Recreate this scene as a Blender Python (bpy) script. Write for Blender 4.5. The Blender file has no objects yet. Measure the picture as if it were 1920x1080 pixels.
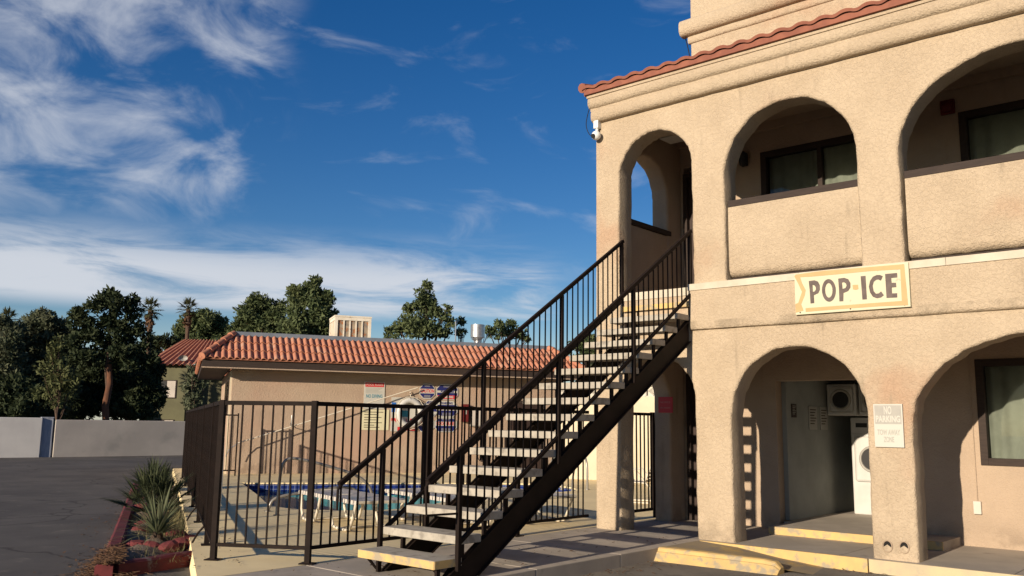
import bpy, bmesh, math, random
import numpy as np
from mathutils import Vector, Matrix
R = math.radians
random.seed(7); rng = np.random.default_rng(7)
S = bpy.context.scene
COL = S.collection

# ------------------------------------------------------------------ camera
EYE = Vector((0, 0, 1.6)); FPX = 1650.0
def cam_axes(yaw, pitch, roll):
    f = Vector((math.cos(yaw)*math.cos(pitch), math.sin(yaw)*math.cos(pitch), math.sin(pitch)))
    r = Vector((math.sin(yaw), -math.cos(yaw), 0)); u = r.cross(f)
    c, s = math.cos(roll), math.sin(roll)
    return c*r+s*u, -s*r+c*u, f
RGT, UP, FWD = cam_axes(R(131.274), R(8.754), R(0.801))
cd = bpy.data.cameras.new('camera'); cam = bpy.data.objects.new('camera', cd); COL.objects.link(cam)
m = Matrix((RGT, UP, -FWD)).transposed().to_4x4(); m.translation = EYE
cam.matrix_world = m
cd.sensor_width = 36; cd.lens = 36*FPX/1920; cd.clip_start = 0.1; cd.clip_end = 3000
S.camera = cam
def ray(px, py):
    return RGT*((px-960)/FPX) - UP*((py-540)/FPX) + FWD
def at(px, py, dist):            # a survey point: bearing of a photo pixel at a ground distance
    d = ray(px, py); return EYE + d*(dist/math.hypot(d.x, d.y))

# ------------------------------------------------------------------ sun and sky
SUN_EL = 14.0
SUN_DIR = Vector((-0.03, 1.0, -math.tan(R(SUN_EL))))      # direction the light travels
sl = bpy.data.lights.new('sun', 'SUN'); sl.energy = 5.0; sl.angle = R(0.5); sl.color = (1.0, 0.85, 0.665)
so = bpy.data.objects.new('sun', sl); COL.objects.link(so)
so.rotation_euler = SUN_DIR.to_track_quat('-Z', 'Y').to_euler(); so.location = (3, -20, 15)

W = bpy.data.worlds.new("World"); S.world = W; W.use_nodes = True
nt = W.node_tree; N = nt.nodes; L = nt.links; N.clear()
def wn(t, **k):
    n = N.new(t)
    for a, b in k.items(): setattr(n, a, b)
    return n
def wmath(op, a, b=None, c=None, clamp=False):
    n = wn('ShaderNodeMath', operation=op, use_clamp=clamp)
    for i, v in enumerate((a, b, c)):
        if v is None: continue
        if isinstance(v, (int, float)): n.inputs[i].default_value = v
        else: L.new(v, n.inputs[i])
    return n.outputs[0]
def wrange(v, a, b, c=0, d=1, smooth=True):
    n = wn('ShaderNodeMapRange'); n.interpolation_type = 'SMOOTHSTEP' if smooth else 'LINEAR'
    L.new(v, n.inputs[0])
    for i, x in enumerate((a, b, c, d)): n.inputs[i+1].default_value = x
    return n.outputs[0]
out = wn('ShaderNodeOutputWorld')
sky = wn('ShaderNodeTexSky', sky_type='NISHITA', sun_disc=False)
sky.sun_elevation = R(SUN_EL); sky.sun_rotation = math.atan2(-SUN_DIR.x, -SUN_DIR.y) % (2*math.pi)
sky.altitude = 600; sky.air_density = 1.0; sky.dust_density = 0.3; sky.ozone_density = 2.5
hs = wn('ShaderNodeHueSaturation'); hs.inputs['Hue'].default_value = 0.513; hs.inputs['Saturation'].default_value = 1.36; hs.inputs['Value'].default_value = 1.08
L.new(sky.outputs[0], hs.inputs['Color'])
bg = wn('ShaderNodeBackground'); bg.inputs[1].default_value = 0.066; L.new(hs.outputs[0], bg.inputs[0])
tc = wn('ShaderNodeTexCoord'); sp = wn('ShaderNodeSeparateXYZ'); L.new(tc.outputs['Generated'], sp.inputs[0])
X, Y, Z = sp.outputs
horiz = wmath('SQRT', wmath('ADD', wmath('MULTIPLY', X, X), wmath('MULTIPLY', Y, Y)))
def bearing(deg):                 # cosine of the horizontal angle away from a compass bearing
    a = wmath('ADD', wmath('MULTIPLY', X, math.cos(R(deg))), wmath('MULTIPLY', Y, math.sin(R(deg))))
    return wmath('DIVIDE', a, horiz)
el = wmath('ARCTAN2', Z, horiz)                            # elevation, radians
azi = wmath('ARCTAN2', Y, X)
def comb(a, b, c=None):
    n = wn('ShaderNodeCombineXYZ')
    for i, v in enumerate((a, b, c)):
        if v is None: continue
        if isinstance(v, (int, float)): n.inputs[i].default_value = v
        else: L.new(v, n.inputs[i])
    return n.outputs[0]
def wnoise(vec, scale, detail=8, rough=0.55, dist=0.0, loc=(0, 0, 0), sc=(1, 1, 1), rot=0):
    mp = wn('ShaderNodeMapping'); mp.inputs['Location'].default_value = loc; mp.inputs['Scale'].default_value = sc
    mp.inputs['Rotation'].default_value = (0, 0, rot)
    L.new(vec, mp.inputs[0])
    n = wn('ShaderNodeTexNoise'); n.inputs['Scale'].default_value = scale; n.inputs['Detail'].default_value = detail
    n.inputs['Roughness'].default_value = rough; n.inputs['Distortion'].default_value = dist
    L.new(mp.outputs[0], n.inputs['Vector']); return n.outputs['Fac']
sph = comb(azi, el)
# high broken cloud on the left
left = wrange(bearing(164), math.cos(R(20)), math.cos(R(5)))
n1 = wnoise(sph, 9.0, 10, 0.57, 0.5, loc=(1.3, 0.4, 0), sc=(1.0, 1.7, 1), rot=R(-22))
n1b = wnoise(sph, 3.2, 3, 0.5, 0.0, loc=(4.1, 2.3, 0), sc=(1, 1.4, 1))
hi = wmath('MULTIPLY', wrange(el, R(10.0), R(14.5)), wrange(el, R(24), R(42), 1, 0.3))
d1 = wmath('ADD', wmath('MULTIPLY', n1, 1.15), wmath('MULTIPLY', n1b, 0.45))
d1 = wmath('ADD', d1, wmath('MULTIPLY', left, 0.17))
c1 = wmath('MULTIPLY', wrange(d1, 0.80, 1.24), wmath('MULTIPLY', hi, wrange(left, 0.0, 0.35)))
# long flat band low over the trees
band = wmath('MULTIPLY', wrange(el, R(6.0), R(7.4)), wrange(el, R(8.8), R(12.6), 1, 0))
n2 = wnoise(sph, 5.0, 10, 0.62, 0.5, loc=(0.2, 7.0, 0), sc=(1.0, 6.0, 1), rot=R(3))
bfade = wrange(bearing(164), math.cos(R(39)), math.cos(R(12)))
d2 = wmath('ADD', wmath('MULTIPLY', n2, 1.3), wmath('MULTIPLY', bfade, 0.26))
c2 = wmath('MULTIPLY', wrange(d2, 0.58, 1.0), wmath('MULTIPLY', band, wrange(bfade, 0.0, 0.2)))
# a few thin wisps elsewhere
n3 = wnoise(sph, 5.0, 9, 0.58, 0.6, loc=(3.7, 1.1, 0), sc=(1.2, 3.2, 1), rot=R(24))
c3 = wmath('MULTIPLY', wrange(n3, 0.54, 0.80), wmath('MULTIPLY', wrange(el, R(8), R(12)), 0.35))
low = wmath('MULTIPLY', wrange(el, R(1.0), R(7.5), 1, 0), 0.42)
den = wmath('MAXIMUM', wmath('MAXIMUM', wmath('MULTIPLY', c1, 0.66), wmath('MULTIPLY', c2, 0.88)), wmath('MAXIMUM', c3, low), clamp=True)
cbg = wn('ShaderNodeBackground'); cbg.inputs[1].default_value = 1.0; cbg.inputs[0].default_value = (0.50, 0.52, 0.56, 1)
mx = wn('ShaderNodeMixShader'); L.new(den, mx.inputs[0]); L.new(bg.outputs[0], mx.inputs[1]); L.new(cbg.outputs[0], mx.inputs[2])
L.new(mx.outputs[0], out.inputs[0])
S.view_settings.view_transform = 'Standard'; S.view_settings.look = 'None'; S.view_settings.exposure = 0.44; S.view_settings.gamma = 1.0

# ------------------------------------------------------------------ materials
def mat(name, c1, c2=None, scale=6.0, rough=0.8, bump=0.0, bscale=40.0, bdist=0.01, metal=0.0, spec=0.3,
        detail=6, ramp=(0.35, 0.65), stretch=(1, 1, 1), c3=None, s3=1.0, r3=(0.6, 0.75), coat=0, btype='noise'):
    m = bpy.data.materials.new(name); m.use_nodes = True
    t = m.node_tree; n = t.nodes; l = t.links
    b = n['Principled BSDF']; b.inputs['Roughness'].default_value = rough; b.inputs['Metallic'].default_value = metal
    b.inputs['Specular IOR Level'].default_value = spec; b.inputs['Coat Weight'].default_value = coat
    b.inputs['Base Color'].default_value = (*c1, 1)
    co = n.new('ShaderNodeTexCoord'); mp = n.new('ShaderNodeMapping'); mp.inputs['Scale'].default_value = stretch
    l.new(co.outputs['Object'], mp.inputs[0])
    col = None
    def nz(sc, det, rgh=0.6, dist=0):
        q = n.new('ShaderNodeTexNoise'); q.inputs['Scale'].default_value = sc; q.inputs['Detail'].default_value = det
        q.inputs['Roughness'].default_value = rgh; q.inputs['Distortion'].default_value = dist
        l.new(mp.outputs[0], q.inputs['Vector']); return q.outputs['Fac']
    def rng_(v, a, bb):
        q = n.new('ShaderNodeMapRange'); q.interpolation_type = 'SMOOTHSTEP'; l.new(v, q.inputs[0])
        q.inputs[1].default_value = a; q.inputs[2].default_value = bb; return q.outputs[0]
    def mixc(f, a, bb):
        q = n.new('ShaderNodeMix'); q.data_type = 'RGBA'; l.new(f, q.inputs[0])
        for k, v in ((6, a), (7, bb)):
            if isinstance(v, tuple): q.inputs[k].default_value = (*v, 1)
            else: l.new(v, q.inputs[k])
        return q.outputs[2]
    if c2:
        col = mixc(rng_(nz(scale, detail), *ramp), tuple(c1), tuple(c2))
        if c3: col = mixc(rng_(nz(s3, 4), *r3), col, tuple(c3))
        l.new(col, b.inputs['Base Color'])
    if bump:
        bn = n.new('ShaderNodeBump'); bn.inputs['Strength'].default_value = bump; bn.inputs['Distance'].default_value = bdist
        if btype == 'stucco':
            h1 = nz(bscale, 4, 0.6, 0.8); h2 = nz(bscale*5, 2)
            hr = rng_(h1, 0.42, 0.60); big = nz(1.3, 3)
            h3 = nz(bscale*2.2, 4, 0.6)
            ad0 = n.new('ShaderNodeMath'); ad0.operation = 'MULTIPLY'; l.new(hr, ad0.inputs[0]); ad0.inputs[1].default_value = 0.52
            ad1 = n.new('ShaderNodeMath'); ad1.operation = 'MULTIPLY_ADD'; l.new(h2, ad1.inputs[0]); ad1.inputs[1].default_value = 0.45; l.new(ad0.outputs[0], ad1.inputs[2])
            ad = n.new('ShaderNodeMath'); ad.operation = 'MULTIPLY_ADD'; l.new(h3, ad.inputs[0]); ad.inputs[1].default_value = 1.35; l.new(ad1.outputs[0], ad.inputs[2])
            # rain streaks and grime: narrow upright stains, broken up by a large noise
            mp2 = n.new('ShaderNodeMapping'); mp2.inputs['Scale'].default_value = (5, 5, 0.5); l.new(co.outputs['Object'], mp2.inputs[0])
            sk = n.new('ShaderNodeTexNoise'); sk.inputs['Scale'].default_value = 1.6; sk.inputs['Detail'].default_value = 6; l.new(mp2.outputs[0], sk.inputs['Vector'])
            mk = n.new('ShaderNodeMath'); mk.operation = 'MULTIPLY'; l.new(rng_(sk.outputs['Fac'], 0.56, 0.72), mk.inputs[0]); l.new(rng_(nz(0.8, 3), 0.45, 0.62), mk.inputs[1])
            mk2 = n.new('ShaderNodeMath'); mk2.operation = 'MULTIPLY'; l.new(mk.outputs[0], mk2.inputs[0]); mk2.inputs[1].default_value = 0.7
            fin = mixc(mk2.outputs[0], col, tuple(v*0.62 for v in c1)); spk = mixc(rng_(nz(60, 2), 0.66, 0.74), fin, tuple(v*0.72 for v in c1))
            sz_ = n.new('ShaderNodeSeparateXYZ'); l.new(co.outputs['Object'], sz_.inputs[0])
            gr1 = rng_(sz_.outputs[2], 0.55, 0.16); gr2 = rng_(sz_.outputs[2], 2.82, 2.885)
            up2 = n.new('ShaderNodeMath'); up2.operation = 'LESS_THAN'; l.new(sz_.outputs[2], up2.inputs[0]); up2.inputs[1].default_value = 2.99
            g2 = n.new('ShaderNodeMath'); g2.operation = 'MULTIPLY'; l.new(gr2, g2.inputs[0]); l.new(up2.outputs[0], g2.inputs[1])
            gm = n.new('ShaderNodeMath'); gm.operation = 'MAXIMUM'; l.new(gr1, gm.inputs[0]); l.new(g2.outputs[0], gm.inputs[1])
            gn = n.new('ShaderNodeMath'); gn.operation = 'MULTIPLY'; l.new(gm.outputs[0], gn.inputs[0]); l.new(rng_(nz(3.5, 5), 0.42, 0.62), gn.inputs[1])
            gk = n.new('ShaderNodeMath'); gk.operation = 'MULTIPLY'; l.new(gn.outputs[0], gk.inputs[0]); gk.inputs[1].default_value = 0.55
            fin2 = mixc(gk.outputs[0], spk, tuple(v*0.5 for v in c1))
            l.new(fin2, b.inputs['Base Color'])
            l.new(ad.outputs[0], bn.inputs['Height'])
        else:
            l.new(nz(bscale, 6), bn.inputs['Height'])
        l.new(bn.outputs[0], b.inputs['Normal'])
    return m
M = {}
M['stucco'] = mat('cream stucco', (0.492, 0.396, 0.284), (0.446, 0.355, 0.252), 1.6, 0.92, 0.70, 25, 0.016, spec=0.08, c3=(0.43, 0.295, 0.200), s3=0.55, r3=(0.55, 0.72), btype='stucco')
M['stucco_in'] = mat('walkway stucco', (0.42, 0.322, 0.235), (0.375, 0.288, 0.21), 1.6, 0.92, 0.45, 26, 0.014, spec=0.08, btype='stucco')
M['pool_stucco'] = mat('pool house stucco', (0.4116, 0.3150, 0.2310), (0.3612, 0.2688, 0.1974), 0.8, 0.92, 0.5, 20, 0.012, spec=0.1, c3=(0.4116, 0.2814, 0.2058), s3=0.5, r3=(0.45, 0.7), btype='stucco')
M['white_board'] = mat('weathered white board', (0.5376, 0.4830, 0.3864), (0.4620, 0.4032, 0.3150), 3, 0.7, c3=(0.2520, 0.2688, 0.2772), s3=5, r3=(0.70, 0.76))
M['tile'] = mat('terracotta tile', (0.46, 0.205, 0.125), (0.38, 0.155, 0.096), 5, 0.8, 0.2, 60, 0.004, spec=0.2, c3=(0.46, 0.26, 0.175), s3=2.5, r3=(0.55, 0.7))
M['tile_dk'] = mat('brown roof tile', (0.27, 0.105, 0.068), (0.21, 0.08, 0.055), 6, 0.8, 0.2, 60, 0.004, spec=0.2)
M['iron'] = mat('dark brown iron', (0.0125, 0.0088, 0.0075), (0.018, 0.012, 0.0098), 9, 0.7, spec=0.08)
M['stringer'] = mat('dark brown steel', (0.012, 0.008, 0.0065), (0.019, 0.012, 0.0095), 4, 0.65, spec=0.12, c3=(0.035, 0.019, 0.012), s3=3, r3=(0.68, 0.78))
M['trim'] = mat('dark brown timber', (0.040, 0.027, 0.021), (0.03, 0.02, 0.016), 5, 0.75, stretch=(1, 8, 8))
M['tread'] = mat('precast concrete tread', (0.40, 0.365, 0.305), (0.33, 0.30, 0.25), 8, 0.9, 0.4, 70, 0.005, c3=(0.24, 0.215, 0.18), s3=9, r3=(0.50, 0.68))
M['yellow'] = mat('worn yellow paint', (0.58, 0.40, 0.155), (0.50, 0.35, 0.15), 5, 0.8, 0.2, 50, 0.004, c3=(0.33, 0.275, 0.19), s3=7, r3=(0.48, 0.64))
M['asphalt'] = mat('worn asphalt', (0.1271, 0.1164, 0.1050), (0.0943, 0.0869, 0.0804), 0.6, 0.93, 0.5, 110, 0.008, spec=0.15, c3=(0.1640, 0.1476, 0.1271), s3=2.6, r3=(0.58, 0.72))
M['walk'] = mat('grey concrete walk', (0.43, 0.375, 0.31), (0.34, 0.30, 0.25), 1.3, 0.9, 0.3, 80, 0.004, spec=0.2, c3=(0.27, 0.235, 0.195), s3=2.2, r3=(0.6, 0.75))
M['deck'] = mat('tan pool deck', (0.86, 0.70, 0.40), (0.78, 0.63, 0.36), 1.5, 0.9, 0.3, 80, 0.004, spec=0.2, c3=(0.66, 0.54, 0.33), s3=1.2, r3=(0.6, 0.75))
M['soil'] = mat('dry planter soil', (0.22, 0.165, 0.115), (0.145, 0.11, 0.078), 7, 0.95, 0.8, 30, 0.03, c3=(0.34, 0.27, 0.19), s3=14, r3=(0.55, 0.68))
M['redkerb'] = mat('chipped red paint', (0.135, 0.024, 0.026), (0.09, 0.019, 0.021), 6, 0.8, 0.3, 50, 0.005, c3=(0.15, 0.11, 0.095), s3=5, r3=(0.62, 0.70))
M['redrock'] = mat('red painted rock', (0.175, 0.036, 0.036), (0.11, 0.026, 0.026), 8, 0.85, 0.6, 25, 0.01)
M['blockwall'] = mat('grey rendered wall', (0.56, 0.50, 0.43), (0.46, 0.41, 0.355), 0.5, 0.92, 0.2, 20, 0.01, c3=(0.39, 0.355, 0.31), s3=0.7, r3=(0.55, 0.75))
M['whitewall'] = mat('white painted block', (0.5544, 0.5208, 0.4536), (0.4788, 0.4452, 0.3864), 0.6, 0.92, 0.2, 25, 0.008)
M['creamwall'] = mat('cream block wall', (0.5880, 0.5208, 0.3864), (0.5208, 0.4536, 0.3360), 1.0, 0.92, 0.2, 25, 0.008)
M['olive'] = mat('olive render', (0.13, 0.125, 0.07), (0.11, 0.105, 0.06), 1, 0.9)
M['flash'] = mat('galvanised flashing', (0.20, 0.23, 0.27), (0.16, 0.185, 0.22), 3, 0.6, metal=0.3)
M['steel'] = mat('stainless steel', (0.30, 0.28, 0.25), (0.22, 0.205, 0.185), 4, rough=0.35, metal=0.45)
M['galv'] = mat('galvanised vent', (0.55, 0.55, 0.54), (0.42, 0.42, 0.42), 8, 0.38, metal=0.8)
M['white'] = mat('white enamel', (0.52, 0.51, 0.48), (0.46, 0.45, 0.42), 3, 0.4, spec=0.5)
M['plastic'] = mat('white vinyl strap', (0.56, 0.52, 0.46), (0.47, 0.43, 0.385), 8, 0.6)
M['tubewhite'] = mat('white tube', (0.66, 0.60, 0.48), (0.56, 0.50, 0.40), 12, 0.5)
M['roomwall'] = mat('laundry wall paint', (0.27, 0.28, 0.26), (0.22, 0.23, 0.215), 1.5, 0.8)
M['curtain'] = mat('pale curtain', (0.46, 0.455, 0.41), (0.37, 0.365, 0.33), 3, 0.9)
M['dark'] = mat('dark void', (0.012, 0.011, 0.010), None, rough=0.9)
M['black'] = mat('black plastic', (0.02, 0.02, 0.02), None, rough=0.5)
M['cooler'] = mat('cream cooler casing', (0.72, 0.66, 0.55), (0.62, 0.55, 0.43), 4, 0.6, c3=(0.30, 0.15, 0.07), s3=7, r3=(0.64, 0.72))
M['rust'] = mat('rusty cooler pad', (0.34, 0.27, 0.19), (0.20, 0.17, 0.14), 7, 0.9, c3=(0.30, 0.12, 0.05), s3=6, r3=(0.52, 0.62))
M['signcream'] = mat('sign cream paint', (0.54, 0.505, 0.355), (0.50, 0.485, 0.35), 4, 0.6, c3=(0.40,0.35,0.25), s3=9, r3=(0.66,0.74))
M['signtan'] = mat('sign tan paint', (0.49, 0.325, 0.15), (0.45, 0.30, 0.14), 6, 0.6)
M['signtext'] = mat('sign brown paint', (0.085, 0.062, 0.055), (0.12, 0.09, 0.08), 10, 0.6)
M['signwhite'] = mat('sign white', (0.4712, 0.4560, 0.4028), None, rough=0.5)
M['signgrey'] = mat('faded sign grey', (0.3192, 0.3078, 0.2774), (0.3496, 0.3344, 0.2964), 9, 0.6)
M['signfaint'] = mat('faded sign lettering', (0.3420, 0.3344, 0.2964), None, rough=0.6)
M['signyellow'] = mat('sign pale yellow', (0.62, 0.58, 0.38), (0.58, 0.54, 0.36), 5, 0.6)
M['navy'] = mat('sign navy', (0.018, 0.022, 0.115), None, rough=0.5)
M['signred'] = mat('sign red', (0.50, 0.035, 0.04), None, rough=0.5)
M['signblue'] = mat('sign blue', (0.03, 0.13, 0.42), None, rough=0.5)
M['teal'] = mat('sign teal', (0.03, 0.20, 0.27), None, rough=0.5)
M['boxred'] = mat('red cabinet', (0.12, 0.014, 0.014), None, rough=0.5)
M['camwhite'] = mat('camera white', (0.70, 0.70, 0.68), None, rough=0.35)
M['bark'] = mat('pine bark', (0.10, 0.062, 0.042), (0.055, 0.037, 0.028), 6, 0.95, 0.6, 12, 0.05, stretch=(1, 1, 0.3))
M['barkorange'] = mat('orange pine bark', (0.19, 0.080, 0.04), (0.085, 0.04, 0.026), 2.2, 0.95, 0.6, 8, 0.05, stretch=(1, 1, 0.4))
M['cloth_dark'] = mat('door brown', (0.035, 0.022, 0.018), (0.045, 0.028, 0.022), 3, 0.5, stretch=(6, 6, 1))
M['drygrass'] = mat('dry grass', (0.19, 0.155, 0.075), (0.12, 0.115, 0.05), 8, 0.9)
M['needles'] = mat('pine needle litter', (0.13, 0.07, 0.035), (0.09, 0.05, 0.03), 8, 0.95)

t = M['asphalt'].node_tree; n_ = t.nodes; b_ = n_['Principled BSDF']; src = b_.inputs['Base Color'].links[0].from_socket
co = n_.new('ShaderNodeTexCoord'); nz_ = n_.new('ShaderNodeTexNoise'); nz_.inputs['Scale'].default_value = 1.1; nz_.inputs['Detail'].default_value = 5
mxv = n_.new('ShaderNodeVectorMath'); mxv.operation = 'SCALE'; mxv.inputs['Scale'].default_value = 1.1
add = n_.new('ShaderNodeVectorMath'); vo = n_.new('ShaderNodeTexVoronoi'); vo.feature = 'DISTANCE_TO_EDGE'; vo.inputs['Scale'].default_value = 0.22
t.links.new(co.outputs['Object'], nz_.inputs['Vector']); t.links.new(nz_.outputs['Color'], mxv.inputs[0]); t.links.new(co.outputs['Object'], add.inputs[0]); t.links.new(mxv.outputs[0], add.inputs[1]); t.links.new(add.outputs[0], vo.inputs['Vector'])
mr = n_.new('ShaderNodeMapRange'); t.links.new(vo.outputs['Distance'], mr.inputs[0]); mr.inputs[1].default_value = .001; mr.inputs[2].default_value = .008; mr.inputs[3].default_value = .55; mr.inputs[4].default_value = 1
hv = n_.new('ShaderNodeHueSaturation'); t.links.new(src, hv.inputs['Color']); t.links.new(mr.outputs[0], hv.inputs['Value']); t.links.new(hv.outputs[0], b_.inputs['Base Color'])

def leafmat(name, a, b, sc=1.7, trans=0.25):
    m = bpy.data.materials.new(name); m.use_nodes = True; t = m.node_tree; n = t.nodes; l = t.links
    p = n['Principled BSDF']; p.inputs['Roughness'].default_value = 0.75; p.inputs['Specular IOR Level'].default_value = 0.2
    co = n.new('ShaderNodeTexCoord'); q = n.new('ShaderNodeTexNoise'); q.inputs['Scale'].default_value = sc; q.inputs['Detail'].default_value = 5
    l.new(co.outputs['Object'], q.inputs['Vector'])
    r = n.new('ShaderNodeMapRange'); l.new(q.outputs['Fac'], r.inputs[0]); r.inputs[1].default_value = 0.35; r.inputs[2].default_value = 0.65
    x = n.new('ShaderNodeMix'); x.data_type = 'RGBA'; l.new(r.outputs[0], x.inputs[0]); x.inputs[6].default_value = (*a, 1); x.inputs[7].default_value = (*b, 1)
    l.new(x.outputs[2], p.inputs['Base Color'])
    tr = n.new('ShaderNodeBsdfTranslucent'); l.new(x.outputs[2], tr.inputs[0])
    ms = n.new('ShaderNodeMixShader'); ms.inputs[0].default_value = trans
    l.new(p.outputs[0], ms.inputs[1]); l.new(tr.outputs[0], ms.inputs[2]); l.new(ms.outputs[0], n['Material Output'].inputs[0])
    return m
M['pine'] = leafmat('aleppo pine needles', (0.064, 0.091, 0.038), (0.121, 0.143, 0.061))
M['pinedk'] = leafmat('dark pine needles', (0.027, 0.041, 0.019), (0.049, 0.061, 0.027))
M['pinelt'] = leafmat('young pine needles', (0.077, 0.092, 0.036), (0.118, 0.126, 0.052))
M['broad'] = leafmat('dull broad leaves', (0.064, 0.080, 0.045), (0.117, 0.126, 0.074))
M['palm'] = leafmat('palm fronds', (0.075, 0.085, 0.035), (0.10, 0.10, 0.045), 2)
M['yucca'] = leafmat('grey green blades', (0.105, 0.125, 0.065), (0.15, 0.16, 0.09), 6)
M['fan'] = leafmat('dark fan palm leaves', (0.040, 0.055, 0.027), (0.075, 0.085, 0.04), 5)

def glassmat(name, tint, refl=0.08, rough=0.01, through=0.75):
    m = bpy.data.materials.new(name); m.use_nodes = True; t = m.node_tree; n = t.nodes; l = t.links; n.clear()
    o = n.new('ShaderNodeOutputMaterial'); g = n.new('ShaderNodeBsdfGlossy'); g.inputs['Roughness'].default_value = rough
    tr = n.new('ShaderNodeBsdfTransparent'); tr.inputs[0].default_value = (*tint, 1)
    lw = n.new('ShaderNodeFresnel'); lw.inputs[0].default_value = 1.33 if refl < 0.05 else 1.5
    x = n.new('ShaderNodeMixShader'); mu = n.new('ShaderNodeMath'); mu.operation = 'MULTIPLY'; l.new(lw.outputs[0], mu.inputs[0]); mu.inputs[1].default_value = 0.28 if refl < 0.05 else 1.0; l.new(mu.outputs[0], x.inputs[0]); l.new(tr.outputs[0], x.inputs[1]); l.new(g.outputs[0], x.inputs[2])
    l.new(x.outputs[0], o.inputs[0]); return m, g
M['glass'], _ = glassmat('window glass', (0.58, 0.62, 0.58))
M['water'], gl = glassmat('pool water', (0.50, 0.80, 0.82), 0.03, 0.02)
t = M['water'].node_tree; q = t.nodes.new('ShaderNodeTexNoise'); q.inputs['Scale'].default_value = 3.5; q.inputs['Detail'].default_value = 3
bn = t.nodes.new('ShaderNodeBump'); bn.inputs['Strength'].default_value = 0.25; bn.inputs['Distance'].default_value = 0.02
co = t.nodes.new('ShaderNodeTexCoord'); t.links.new(co.outputs['Object'], q.inputs['Vector']); t.links.new(q.outputs['Fac'], bn.inputs['Height']); t.links.new(bn.outputs[0], gl.inputs['Normal'])

def brickmat(name, c1, c2, mortar, w, h, ms, sc=1.0, plane='xz', off=0.5, rough=0.5, rot=0.0):
    m = bpy.data.materials.new(name); m.use_nodes = True; t = m.node_tree; n = t.nodes; l = t.links
    b = n['Principled BSDF']; b.inputs['Roughness'].default_value = rough
    co = n.new('ShaderNodeTexCoord'); mp = n.new('ShaderNodeMapping'); l.new(co.outputs['Object'], mp.inputs[0])
    mp.inputs['Rotation'].default_value = (0, 0, rot)
    sx = n.new('ShaderNodeSeparateXYZ'); cx = n.new('ShaderNodeCombineXYZ'); l.new(mp.outputs[0], sx.inputs[0])
    l.new(sx.outputs[0], cx.inputs[0]); l.new(sx.outputs[2], cx.inputs[1])
    k = n.new('ShaderNodeTexBrick'); l.new(cx.outputs[0], k.inputs['Vector'])
    k.inputs['Color1'].default_value = (*c1, 1); k.inputs['Color2'].default_value = (*c2, 1); k.inputs['Mortar'].default_value = (*mortar, 1)
    k.inputs['Scale'].default_value = sc; k.inputs['Brick Width'].default_value = w; k.inputs['Row Height'].default_value = h; k.inputs['Mortar Size'].default_value = ms
    k.offset = off
    l.new(k.outputs['Color'], b.inputs['Base Color']); return m
M['pooltile'] = brickmat('blue waterline tile', (0.010, 0.022, 0.13), (0.016, 0.035, 0.18), (0.16, 0.20, 0.30), 0.16, 0.09, 0.006, off=0, rough=0.25, rot=R(-61.4))
M['plaster'] = mat('pool plaster', (0.20, 0.48, 0.52), (0.16, 0.42, 0.48), 1, 0.6)

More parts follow.
